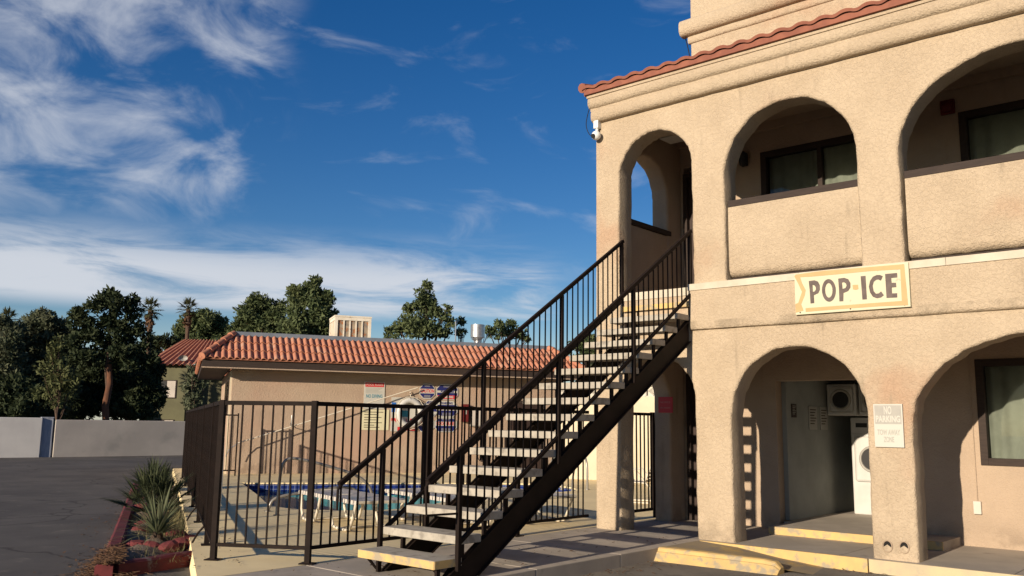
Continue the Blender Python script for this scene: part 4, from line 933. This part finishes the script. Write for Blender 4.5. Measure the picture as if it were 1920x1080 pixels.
pc = empty('pool_chair', (-9.5,14.5,.15), R(200), 'white tube pool chair with strap back beyond the gate', 'chair')
for s_ in (-.28,.28):
    MB().tube([(-.30,s_,.02),(-.32,s_,.30),(-.05,s_,.62),(.28,s_,.60),(.34,s_,.30),(.36,s_,.02),(-.30,s_,.02)], .018, 8).build('leg', M['tubewhite'], pc, smooth=True)
g = MB(); g.tube([(.25,-.28,.40),(-.22,-.28,.38),(-.45,-.28,.95),(-.45,.28,.95),(-.22,.28,.38),(.25,.28,.40),(.25,-.28,.40)], .016, 8); g.build('frame', M['tubewhite'], pc, smooth=True)
g = MB()
for k in range(8): g.box(-.20+k*.055,-.16+k*.055,-.29,.29,.385,.392)
g.build('seat', M['plastic'], pc)
g = MB()
for k in range(8):
    f = (k+.5)/8; g.obox((-.22-.23*f,0,.38+.57*f),(0,.29,0),(-.008,0,.022),(.003,0,.002))
g.build('backrest', M['plastic'], pc)

# ------------------------------------------------------------------ block wall with pierced top beyond the pool
bw = empty('pierced_block_wall', (-15.0,19.05,.15), math.atan2(3.2,7.4), 'cream block wall with a pierced decorative top course beyond the pool', 'wall')
WL = 8.0
MB().box(0,WL,0,.2,-.1,2.20).build('blocks', M['creamwall'], bw)
g = MB()
for k in range(int(WL/.4)):
    x = k*.4; c_ = Vector((x+.2,.1,2.355))
    for dx_ in (-.19,.19): g.obox(c_+Vector((dx_,0,0)),(.012,0,0),(0,.09,0),(0,0,.15))
    g.obox(c_+Vector((0,0,.142)),(.19,0,0),(0,.09,0),(0,0,.012)); g.obox(c_+Vector((0,0,-.142)),(.19,0,0),(0,.09,0),(0,0,.012))
    g.bar(c_+Vector((-.17,0,-.13)), c_+Vector((.17,0,.13)), .18, .026, (0,1,0)); g.bar(c_+Vector((-.17,0,.13)), c_+Vector((.17,0,-.13)), .176, .026, (0,1,0))
g.build('pierced_course', M['whitewall'], bw)
MB().box(-.02,WL,-.02,.22,2.512,2.56).build('coping', M['whitewall'], bw)

# ------------------------------------------------------------------ planter and its plants
PN = Vector((-.4579,-.8890,0))            # from the fence towards the car park
def pl(s, w, z): return Vector((A[0],A[1],0))+FD*s+PN*w+Vector((0,0,z))
g = MB(); rings = []
for i in range(60):
    s = .55+i*.21; rings.append([tuple(pl(s,.22+w*.72, .06+.05*math.sin(3*s+5*w)+random.uniform(-.02,.025)+.05*(1-abs(2*w-1)))) for w in (0,.15,.3,.45,.6,.75,.9,1)])
g.loft(rings); g.build('planter_soil', M['soil'], smooth=True)['kind'] = 'structure'
g = MB(); rings = []
def kerb(pts, w, h):
    rings = []
    for i, p in enumerate(pts):
        a_ = pts[max(0,i-1)]; b_ = pts[min(len(pts)-1,i+1)]; d = (b_-a_).normalized(); n_ = Vector((d.y,-d.x,0)); j = random.uniform(-.008,.008)
        rings.append([p-n_*w/2+Vector((0,0,-.1)), p-n_*w/2+Vector((0,0,h-.02+j)), p-n_*(w/2-.03)+Vector((0,0,h+j)), p+n_*(w/2-.03)+Vector((0,0,h+j)), p+n_*w/2+Vector((0,0,h-.02+j)), p+n_*w/2+Vector((0,0,-.1))])
    g.loft(rings); n = len(g.v); g.f += [tuple(range(n-6,n)), tuple(range(n-6*len(rings), n-6*len(rings)+6))]; g.m += [0,0]
kerb([pl(.05+i*.45,1.0+.04*max(0,1-i*.5)**2,0) for i in range(28)], .17, .145)
kerb([pl(.16+.60*i/6, .95-.78*i/6, 0) for i in range(7)], .16, .15)
g.build('planter_kerb', M['redkerb'])['kind'] = 'structure'
def blade(g, base, dirv, ln, w, droop, segs=5, fold=.25):
    d = Vector(dirv).normalized(); sd = d.cross(Vector((0,0,1)))
    if sd.length < .05: sd = Vector((1,0,0))
    sd.normalize(); p = Vector(base); L_ = []; st_ = ln/segs
    for i in range(segs+1):
        ww = w*(1-(i/segs)**1.6)*(.6+.4*min(1,i*1.2)); up_ = sd.cross(d)
        L_.append([p-sd*ww+up_*fold*ww, p, p+sd*ww+up_*fold*ww])
        d = (d+Vector((0,0,-droop*(i+1)/segs))).normalized(); p = p+d*st_
    g.loft(L_)
def yucca(name, loc_, label, nb, ln, w, mt, seed, spread=.9, droop=.18, trunk=.12):
    random.seed(seed)
    t_ = empty(name, loc_, 0, label, 'plant', 'spiky plants in the planter')
    MB().tube([(0,0,-.05),(.01,0,trunk*.6),(0,0.01,trunk+.04)], [.09,.075,.06], 10).build('stem', M['bark'], t_, smooth=True)
    g = MB()
    for i in range(nb):
        a_ = i*2.39996; e = R(86)-R(80)*((i/nb)**.75)*spread+random.uniform(-.15,.15)
        l_ = ln*random.uniform(.7,1.08)
        blade(g, (.03*math.cos(a_),.03*math.sin(a_),trunk+.05*(1-i/nb)), (math.cos(a_)*math.cos(e),math.sin(a_)*math.cos(e),math.sin(e)), l_, w*random.uniform(.8,1.2), droop*random.uniform(.4,1.6))
    g.build('foliage', mt, t_); return t_
def fanpalm(loc_, label, nf, pl_, fl, mt, seed, trunk=.25):
    random.seed(seed)
    t_ = empty('fan_palm', loc_, 0, label, 'palm', 'fan palms in the planter')
    MB().tube([(0,0,-.05),(0,0,trunk*.5),(.02,0,trunk+.05)], [.11,.10,.08], 10).build('stem', M['bark'], t_, smooth=True)
    g = MB()
    for i in range(nf):
        a_ = i*2.39996+random.uniform(-.2,.2); e = R(80)-R(70)*(i/nf)+random.uniform(-.1,.1)
        d = Vector((math.cos(a_)*math.cos(e), math.sin(a_)*math.cos(e), math.sin(e))); b = Vector((0,0,trunk)); tip = b+d*pl_*random.uniform(.75,1.1)
        g.tube([b,tip], [.012,.008], 4, cap=False)
        sd = d.cross(Vector((0,0,1))); sd = sd.normalized() if sd.length > .05 else Vector((1,0,0)); up_ = sd.cross(d)
        n = 15
        for k in range(n):
            th = R(-115)+R(230)*k/(n-1)
            dd = (d*math.cos(th)+sd*math.sin(th)+up_*.12).normalized()
            blade(g, tip, dd, fl*(1-.25*abs(th)/2)*random.uniform(.85,1.05), .016, .12, 3, .3)
    g.build('fronds', mt, t_); return t_
p1 = pl(1.98,.55,.07); p2 = pl(5.1,.62,.08); p3 = pl(9.6,.62,.08)
yucca('yucca', p1, 'grey green spiky yucca among red stones at the near end of the planter', 84, .60, .016, M['yucca'], 3, .95, .16)
fanpalm(p2, 'bushy dark fan palm in the middle of the planter', 34, .46, .42, M['fan'], 5, .06)
yucca('yucca', pl(4.3,.45,.08), 'pale tangled yucca with long drooping blades in front of the middle fan palm', 26, .50, .010, M['yucca'], 8, .9, .28)
fanpalm(p3, 'fan palm at the far end of the planter', 24, .36, .42, M['fan'], 6, .06)
def rock(r, seed):
    random.seed(seed); bm = bmesh.new(); bmesh.ops.create_icosphere(bm, subdivisions=2, radius=r)
    for v in bm.verts: v.co = Vector((v.co.x*1.25, v.co.y, v.co.z*.62))*random.uniform(.86,1.12)
    me = bpy.data.meshes.new('rock'); bm.to_mesh(me); bm.free(); me.materials.append(M['redrock'])
    o = bpy.data.objects.new('rock', me); COL.objects.link(o); return o
random.seed(4)
spots = [(1.45,.42,.13),(1.55,.62,.12),(1.62,.76,.12),(1.72,.28,.11),(2.05,.18,.12),(2.5,.30,.13),(3.2,.75,.12),(3.9,.75,.11),(6.6,.8,.13),(8.2,.75,.13)]
rocks = [rock(1.0,11), rock(1.0,12), rock(1.0,13)]
used = 0
for i, (s, w, r) in enumerate(spots):
    o = rocks[i] if i < 3 else rocks[i%3].copy()
    if i >= 3: COL.objects.link(o)
    o.location = pl(s,w,.10); o.scale = (r,r,r); o.rotation_euler = (random.uniform(-.2,.2),random.uniform(-.2,.2),random.uniform(0,6)); 
    tag(o, 'red painted rock lying on the planter soil', 'rock', 'red rocks in the planter')
# dry grass along the deck edge, needle litter on the kerb
g = MB()
for i in range(1500):
    s = random.uniform(1.9,6.2); w = .24+abs(random.gauss(0,.20)); b = pl(s,w,.08); a_ = random.uniform(0,6.28); e = R(random.uniform(25,85))
    blade(g, b, (math.cos(a_)*math.cos(e),math.sin(a_)*math.cos(e),math.sin(e)), random.uniform(.10,.30), .004, .3, 3)
for i in range(300):
    s = random.uniform(.3,2.0); w = random.uniform(.25,.88); b = pl(s,w,.09); a_ = random.uniform(0,6.28); e = R(random.uniform(10,70))
    blade(g, b, (math.cos(a_)*math.cos(e),math.sin(a_)*math.cos(e),math.sin(e)), random.uniform(.04,.14), .004, .2, 2)
o = g.build('dry_grass', M['drygrass']); tag(o, 'dry straw coloured grass growing along the deck edge in the planter', 'grass', None, 'stuff')
g = MB()
for i in range(1500):
    s = abs(random.gauss(.1,.55)); w = 1.02+random.gauss(0,.12); a_ = random.uniform(0,6.28)
    onk = abs(w-1.0) < .10
    p = pl(s,w,(.150 if onk and s > -.05 else .012)+random.uniform(0,.03)); d = Vector((math.cos(a_),math.sin(a_),random.uniform(-.1,.25)))
    g.bar(p, p+d*random.uniform(.04,.10), .006, .004)
o = g.build('needle_litter', M['needles']); tag(o, 'brown pine needle litter heaped on the corner of the red kerb', 'litter', None, 'stuff')

# ------------------------------------------------------------------ far edge of the car park
def wall_run(a, b, h, t_, label, mt, name='rendered_wall'):
    a = Vector((*a,0)); b = Vector((*b,0)); d = b-a
    o = MB().box(0,d.length,0,t_,-.1,h).build(name, mt, bevel=.02, loc=a); o.rotation_euler = (0,0,math.atan2(d.y,d.x)); tag(o, label, 'wall'); return o
M['whitewall2'] = mat('chalky white wall', (0.62, 0.60, 0.57), (0.53, 0.51, 0.49), 0.5, 0.92, 0.2, 20, 0.01, c3=(0.44,0.43,0.42), s3=.9, r3=(.6,.75))
wall_run((-37.82,14.55), (-40.3,2.0), 1.57, -.25, 'white rendered boundary wall at the left edge of the car park', M['whitewall2'])
wall_run((-37.80,15.05), (-35.9,32.0), 1.50, .22, 'grey rendered boundary wall behind the car park, stained towards its foot', M['blockwall'])
M['wallend'] = mat('bluish wall end', (0.33,0.35,0.40), (0.26,0.28,0.33), 2, .9, stretch=(4,4,1))
g = MB(); g.box(-.25,.35,-.22,.22,-.1,1.56); g.box(-.27,.0,-.24,.24,1.561,1.60)
o = g.build('wall_pier', M['wallend'], bevel=.015, loc=(-38.12,14.83,0)); o.rotation_euler = (0,0,R(165)); tag(o, 'bluish grey wall pier where the white wall meets the grey wall', 'pier')

# apartment house beyond the wall
AD = 66
ap0 = at(279,782,AD); ap0.z = 0; vd = Vector((ap0.x,ap0.y,0)).normalized(); rt = Vector((vd.y,-vd.x,0))
apt = empty('apartment_house', ap0, math.atan2(rt.y,rt.x)+R(-16), 'olive two storey apartment house with a red tile hip roof behind the boundary wall', 'building')
g = MB(); g.box(-.1,2.35,0,9,-.1,5.35); g.box(2.351,9.5,1.2,9,-.1,4.75); g.build('wall', M['olive'], apt)
for x0, z0, z1 in ((.45,3.0,4.25),(.45,.2,1.55)):
    w_ = MB().box(x0,x0+1.25,-.05,-.003,z0,z1).build('window', M['trim'], apt); MB().box(x0+.08,x0+.60,-.056,-.0505,z0+.08,z1-.08).build('pane', M['black'], w_); MB().box(x0+.62,x0+1.18,-.058,-.0505,z0+.06,z1-.06).build('blind', M['blockwall'], w_)
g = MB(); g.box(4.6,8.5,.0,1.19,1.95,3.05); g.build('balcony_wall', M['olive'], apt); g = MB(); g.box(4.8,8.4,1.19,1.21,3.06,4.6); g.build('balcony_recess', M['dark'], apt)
g = MB()
def slope(P4, nx_):
    a_, b_, c_, d_ = [Vector(p) for p in P4]; rows = []
    n_ = (b_-a_).cross(d_-a_).normalized()
    for f in (0,.25,.5,.75,1):
        r = []
        for i in range(nx_*4+1):
            u = i/(nx_*4); p = (a_.lerp(b_,u)).lerp(d_.lerp(c_,u), f); r.append(p+n_*(.06*(1 if (i//2)%2 else -1)))
        rows.append(r)
    g.loft(rows)
slope([(-.55,-.5,5.30),(9.8,-.5,5.30),(6.5,4.3,7.45),(0.9,4.3,7.45)], 26)
slope([(-.55,9.5,5.30),(-.55,-.5,5.30),(0.9,4.3,7.45),(0.9,4.6,7.45)], 22)
slope([(2.4,-.52,5.32),(2.41,-.50,5.32),(9.8,.75,4.75),(2.45,.75,4.75)], 20)
g.add([(-.55,-.5,5.28),(9.8,-.5,5.28),(9.8,9.5,5.28),(-.55,9.5,5.28)], [(0,1,2,3)])
g.build('roof', M['tile'], apt)
g = MB(); g.box(2.35,9.8,.3,.9,4.62,4.74); g.build('lower_eave', M['tile_dk'], apt)
ds = empty('satellite_dish', apt.location+Vector((rt.x*1.9,rt.y*1.9,5.62))-vd*.75, math.atan2(rt.y,rt.x), 'grey satellite dish on the eave of the olive apartment house', 'dish')
g = MB(); rings = []
for j in range(6):
    r_ = .32*j/5; rings.append([(r_*math.cos(2*math.pi*k/16), -.05-.16*(1-(j/5)**2)*-1-.1, .15+r_*.62*math.sin(2*math.pi*k/16)) for k in range(16)])
g.loft(rings, True); g.build('reflector', M['signgrey'], ds, smooth=True); MB().tube([(0,.2,-.4),(0,0,.1)], .04, 6).build('arm', M['black'], ds)
# red roofed houses glimpsed behind the trees at the left
for px, w_, h_, D_, lb in ((8,3.2,4.4,62,'red roofed house glimpsed behind the trees at the left edge'),(62,3.0,4.2,66,'red roofed house glimpsed between the trees left of the young pine')):
    q = at(px,782,D_); q.z = 0; v_ = Vector((q.x,q.y,0)).normalized(); r_ = Vector((v_.y,-v_.x,0))
    hs_ = empty('house', q, math.atan2(r_.y,r_.x), lb, 'house')
    MB().box(-w_/2,w_/2,0,5,-.1,h_-1.6).build('wall', M['tile_dk'], hs_)
    g = MB(); g.prism([(-w_/2-.3,-.3,h_-1.6),(w_/2+.3,-.3,h_-1.6),(0,-.3,h_)], (0,5.6,0)); g.build('roof', M['tile'], hs_)

# ------------------------------------------------------------------ trees
def leafcloud(cl, per, size, elong=2.7, seed=0, up=.3):
    """many small leaf quads spread through clumps (centre, radius, z squash)"""
    r = np.random.default_rng(seed); V = []
    for (c, rad, sq) in cl:
        n = max(8, int(per*(rad**1.6)))
        d = r.normal(size=(n,3)); d /= np.linalg.norm(d,axis=1)[:,None]
        rr = rad*np.clip(r.beta(3.2,1.3,size=(n,1))*1.05,0,1.12)
        p = np.array(c)+d*rr*np.array([1,1,sq])
        t1 = d*.8+r.normal(size=(n,3))*.7+np.array([0,0,up]); t1 /= np.linalg.norm(t1,axis=1)[:,None]
        t2 = np.cross(t1, r.normal(size=(n,3))); t2 /= np.linalg.norm(t2,axis=1)[:,None]
        s = size*r.uniform(.6,1.3,size=(n,1)); a = t1*s*elong*.5; b = t2*s*.5
        V.append(np.stack([p-a-b*.6, p-a*.2+b, p+a+b*.2, p+a*.3-b], axis=1).reshape(-1,3))
    V = np.concatenate(V); nq = len(V)//4
    return V, nq
def leafmesh(name, V, nq, mt, parent):
    me = bpy.data.meshes.new(name); me.vertices.add(nq*4); me.vertices.foreach_set('co', V.astype(np.float32).ravel())
    me.loops.add(nq*4); me.loops.foreach_set('vertex_index', np.arange(nq*4, dtype=np.int32)); me.polygons.add(nq)
    me.polygons.foreach_set('loop_start', np.arange(0,nq*4,4,dtype=np.int32)); me.update(calc_edges=True); me.materials.append(mt)
    o = bpy.data.objects.new(name, me); COL.objects.link(o); o.parent = parent; return o
def tree(name, px, D, blobs, mt, label, group='trees beyond the car park and pool house', leaf=0.130, per=278, clump=(.34,.78), dens=1.15, trunk=.22, bark='bark', seed=1, squash=.8, cat='tree', base_z=0.0, limbs=14):
    rr = random.Random(seed); q = at(px,782,D); q.z = base_z
    t_ = empty(name, q, 0, label, cat, group); v_ = Vector((q.x,q.y,0)).normalized(); r_ = Vector((v_.y,-v_.x,0))
    F_ = D/FPX*1.06; cl = []; top = Vector((0,0,1)); 
    for (bx, by, rx, ry) in blobs:                              # blob centre and radii, surveyed in photo pixels at the tree's distance
        c = at(bx,by,D)-q; RX, RY = rx*F_, ry*F_; dpt = rr.uniform(-.35,.35)*RX
        if c.z > top.z: top = Vector(c)
        n = max(5, int(dens*14*(RX*RY)**.62))
        for i in range(n):
            while True:
                u, v, w = rr.uniform(-1,1), rr.uniform(-1,1), rr.uniform(-1,1); k = u*u+v*v+w*w
                if .12 < k < 1: break
            cr = rr.uniform(*clump)*min(1,.45+.30*RX)
            cl.append((tuple(c+r_*(u*(RX-cr*.5))+v_*(w*RX*.8+dpt)+Vector((0,0,v*(RY-cr*.5)))), cr, squash))
    V, nq = leafcloud(cl, per, leaf, seed=seed)
    leafmesh('crown', V, nq, mt, t_)
    g = MB(); tp = Vector((top.x*.6, top.y*.6, top.z*.92)); n = 7
    ax = [Vector((tp.x*(i/n)**1.5+rr.uniform(-.08,.08)*(i>0), tp.y*(i/n)**1.5+rr.uniform(-.08,.08)*(i>0), tp.z*i/n-(.1 if i == 0 else 0))) for i in range(n+1)]
    g.tube(ax, [trunk*(1-.85*i/n) for i in range(n+1)], 8)
    for c, cr, _ in rr.sample(cl, min(limbs, len(cl))):
        c = Vector(c); z0 = max(tp.z*.25, c.z-1.6-.25*tp.z*rr.random()); f = min(.95, z0/tp.z); b = Vector((tp.x*f**1.5, tp.y*f**1.5, z0)); md = b.lerp(c,.5)+Vector((0,0,-.2))
        g.tube([b,md,c], [trunk*.32,trunk*.22,trunk*.08], 5, cap=False)
    g.build('trunk', M['bark'], t_, smooth=True)
    if bark != 'bark':
        h_ = 4.6; g = MB(); g.tube([Vector((0,0,-.1)), Vector((.10,.06,1.1)), Vector((.02,-.05,2.2)), Vector((.16,.03,3.3)), Vector((tp.x*.2,tp.y*.2,h_))], [trunk*1.35,trunk*1.05,trunk*1.12,trunk*.95,trunk*.75], 10); g.build('lower_trunk', M[bark], t_, smooth=True)
    return t_
def fan_palm_tree(px, ptop, D, label, rpx, seed):
    rr = random.Random(seed); q = at(px,ptop,D); H = q.z; q.z = 0
    t_ = empty('palm_tree', q, 0, label, 'palm tree', 'tall fan palms behind the pines'); s_ = D/FPX; Rr = rpx*s_*1.0
    MB().tube([(0,0,-.1),(.1,0,H*.4),(.05,.05,H*.75),(0,0,H)], [.24,.17,.15,.16], 8).build('trunk', M['bark'], t_, smooth=True)
    g = MB()
    for i in range(20):
        a_ = i*2.4; e = R(75)-R(125)*(i/20)+rr.uniform(-.1,.1); d = Vector((math.cos(a_)*math.cos(e),math.sin(a_)*math.cos(e),math.sin(e)))
        b = Vector((0,0,H)); tip = b+d*Rr*.55; g.tube([b,tip], [.04,.02], 4, cap=False)
        sd = d.cross(Vector((0,0,1))); sd = sd.normalized() if sd.length > .05 else Vector((1,0,0)); up_ = sd.cross(d)
        for k in range(11):
            th = R(-100)+R(200)*k/10; dd = (d*math.cos(th)+sd*math.sin(th)+up_*.15).normalized()
            blade(g, tip, dd, Rr*.55*rr.uniform(.85,1.1), .06, .22, 3, .2)
    g.build('crown', M['palm'], t_)
    V, nq = leafcloud([((0,0,H-.5-.3*k), .26, 1.2) for k in range(3)], 260, .14, seed=seed); leafmesh('dead_skirt', V, nq, M['needles'], t_)
tree('broadleaf_tree', 80, 52, [(78,625,44,38),(55,660,50,50),(100,665,40,60),(78,600,26,22),(112,630,22,24),(40,700,40,50),(95,730,40,40),(60,745,40,36)], M['broad'], 'big dull green broadleaf tree at the left behind the white wall', leaf=0.092, per=441, dens=1.25, seed=11, trunk=.3)
tree('broadleaf_tree', 8, 50, [(8,640,30,40),(14,680,36,50),(5,720,36,50),(2,600,14,16),(30,620,16,18)], M['broad'], 'dark broadleaf tree cut off by the left edge of the picture', leaf=0.092, per=411, dens=1.2, seed=12, trunk=.25)
tree('pine_tree', 197, 50, [(205,554,24,15),(186,574,22,16),(222,576,22,18),(150,588,15,18),(160,614,22,18),(247,570,12,18),(254,604,16,24),(198,606,26,20),(230,622,26,22),(172,640,28,26),(222,655,32,28),(264,645,20,30),(140,640,14,20),(286,668,16,20),(246,676,28,24),(160,672,24,18)], M['pinedk'], 'tall dark pine with an orange lower trunk behind the grey wall', leaf=0.102, per=352, dens=1.15, seed=13, trunk=.165, bark='barkorange', limbs=0)
tree('pine_tree', 108, 44, [(108,660,18,28),(100,690,26,26),(115,710,30,26),(104,735,34,24),(108,640,10,18)], M['pinelt'], 'lighter green young pine standing in front of the dark trees at the left', leaf=0.081, per=294, dens=.8, seed=14, trunk=.10, clump=(.35,.65))
tree('pine_tree', 245, 56, [(240,700,50,50),(270,720,36,46),(210,720,46,46),(180,700,40,40),(200,750,46,30),(285,700,20,30),(250,755,50,25),(170,740,36,34)], M['pinedk'], 'low dark pine filling the gap beside the olive apartment house', leaf=0.108, per=337, dens=1.1, seed=15)
tree('pine_tree', 135, 58, [(130,680,36,50),(150,720,40,46),(120,740,40,36),(20,735,46,36),(70,755,60,24),(60,700,40,44)], M['pinedk'], 'dark pine mass deep behind the young pine', leaf=0.108, per=337, dens=1.1, seed=16)
tree('pine_tree', 308, 72, [(300,645,22,14),(318,640,16,14),(290,655,16,14)], M['pinedk'], 'low pine crown showing above the apartment roof at the left', leaf=0.119, per=323, seed=17)
tree('pine_tree', 375, 74, [(385,600,28,20),(365,615,30,24),(405,612,24,22),(340,622,18,18),(420,622,16,18),(385,640,48,22)], M['pine'], 'rounded pine growing round the shaggy palm behind the apartment house', leaf=0.119, per=337, dens=1.1, seed=18)
tree('pine_tree', 490, 56, [(498,570,22,24),(470,590,26,24),(520,600,24,28),(500,615,40,28),(452,612,20,20),(480,560,14,14),(440,625,14,14),(525,575,14,16)], M['pine'], 'broad lobed pine behind the left half of the pool house roof', leaf=0.108, per=352, dens=1.25, seed=19, clump=(.42,.8))
tree('pine_tree', 582, 54, [(585,540,20,20),(560,560,20,22),(602,565,22,30),(580,590,38,34),(550,545,10,12),(615,555,12,14),(620,600,14,22),(560,615,36,20),(596,615,32,22),(592,525,10,8)], M['pine'], 'taller lobed pine left of the rooftop cooler', leaf=0.108, per=352, dens=1.25, seed=20, clump=(.42,.8))
tree('pine_tree', 795, 52, [(797,538,12,11),(788,556,16,16),(806,560,15,18),(796,580,26,22),(768,596,20,18),(818,588,18,26),(785,612,40,22),(748,614,16,16),(838,585,9,18),(842,610,14,24),(810,620,36,18),(770,575,12,12)], M['pine'], 'pointed open pine behind the middle of the pool house roof', leaf=0.098, per=278, dens=1.1, seed=21, clump=(.38,.7))
tree('pine_tree', 862, 53, [(864,605,9,10),(862,622,12,16)], M['pine'], 'small pine tip between the pointed pine and the metal vent', leaf=0.098, per=278, seed=22, clump=(.3,.5), trunk=.1)
tree('pine_tree', 945, 58, [(935,608,12,12),(960,604,12,10),(945,622,24,16),(920,620,12,14),(975,622,14,16),(986,634,8,8)], M['pine'], 'small round topped pine seen through the stair railing', leaf=0.098, per=294, dens=1.1, seed=23, clump=(.35,.6))
tree('pine_tree', 1095, 60, [(1085,645,16,16),(1105,635,14,14),(1100,660,24,18),(1125,655,14,18),(1060,660,12,10)], M['pine'], 'pine low behind the stair treads', leaf=0.098, per=294, seed=24)
tree('broadleaf_tree', 1205, 40, [(1205,700,26,24),(1230,690,24,24),(1180,705,24,22),(1150,700,26,24),(1120,690,20,24),(1210,725,40,16)], M['broad'], 'dark green tree behind the pierced block wall', leaf=0.092, per=382, seed=25)
tree('broadleaf_tree', 362, 40, [(362,700,14,16),(368,722,20,16),(362,742,22,16),(350,730,14,14),(360,760,20,14)], M['broad'], 'small feathery tree in front of the olive apartment house', leaf=0.075, per=323, dens=1.2, seed=26, trunk=.08, clump=(.3,.55))
tree('shrub', 725, 45, [(728,622,10,12),(735,630,16,8)], M['pine'], 'little pine shrub top just right of the rooftop cooler', leaf=0.087, per=323, seed=27, clump=(.25,.4), trunk=.06, cat='shrub')
fan_palm_tree(282, 581, 62, 'slim tall fan palm with drooping fronds beside the dark pine', 24, 31)
fan_palm_tree(353, 580, 70, 'shaggy tall fan palm rising out of the rounded pine', 23, 32)
fan_palm_tree(14, 598, 60, 'tall fan palm partly hidden at the left edge of the picture', 20, 33)

for i, (px, py, D_, lb) in enumerate(((20,742,47,'dark shrub behind the white wall at the left edge'),(62,748,49,'dark shrub behind the white wall below the big broadleaf tree'),(140,742,55,'dark shrub behind the grey wall left of the orange pine trunk'),(236,738,56,'dark shrub behind the grey wall right of the orange pine trunk'),(268,735,52,'dark shrub beside the olive apartment house'),(110,752,56,'dark shrub far behind the young pine'))):
    tree('shrub', px, D_, [(px-16,py+14,26,26),(px+16,py+10,26,28),(px,py-12,24,26),(px,py+30,40,18)], M['pinedk'], lb, 'shrubs behind the boundary walls', leaf=0.107, per=336, dens=1.3, seed=60+i, trunk=.07, cat='shrub', limbs=5)

# fallen leaves and grit blown against the kerbs
g = MB(); random.seed(21)
def leaf_at(x, y, z):
    a_ = random.uniform(0,6.28); l_ = random.uniform(.012,.035); d = Vector((math.cos(a_),math.sin(a_),random.uniform(-.2,.35)))*l_; e_ = Vector((-math.sin(a_),math.cos(a_),random.uniform(-.3,.3)))*l_*.4
    p = Vector((x,y,z+.012)); g.add([p-d,p+e_,p+d,p-e_], [(0,1,2,3)])
for i in range(260): leaf_at(-5.83+abs(random.gauss(0,.22)), random.uniform(4,9.3), .005)
for i in range(120): leaf_at(random.uniform(-4.2,1), 10.33-abs(random.gauss(0,.12)), .005)
for i in range(160): leaf_at(random.uniform(-7.6,-5.9), random.uniform(4.5,10.3), .151)
for i in range(200): s_ = random.uniform(0,8); p = pl(s_, 1.12+abs(random.gauss(0,.25)), .001); leaf_at(p.x, p.y, .002)
for i in range(200): p = pl(random.uniform(-.6,2.5), random.uniform(-.3,1.5), 0); leaf_at(p.x, p.y, .002 if (p-Vector((A[0],A[1],0))).dot(PN) > .36 else .151)
o = g.build('leaf_litter', M['needles']); tag(o, 'scattered brown dry leaves along the kerbs and on the walk', 'litter', None, 'stuff')
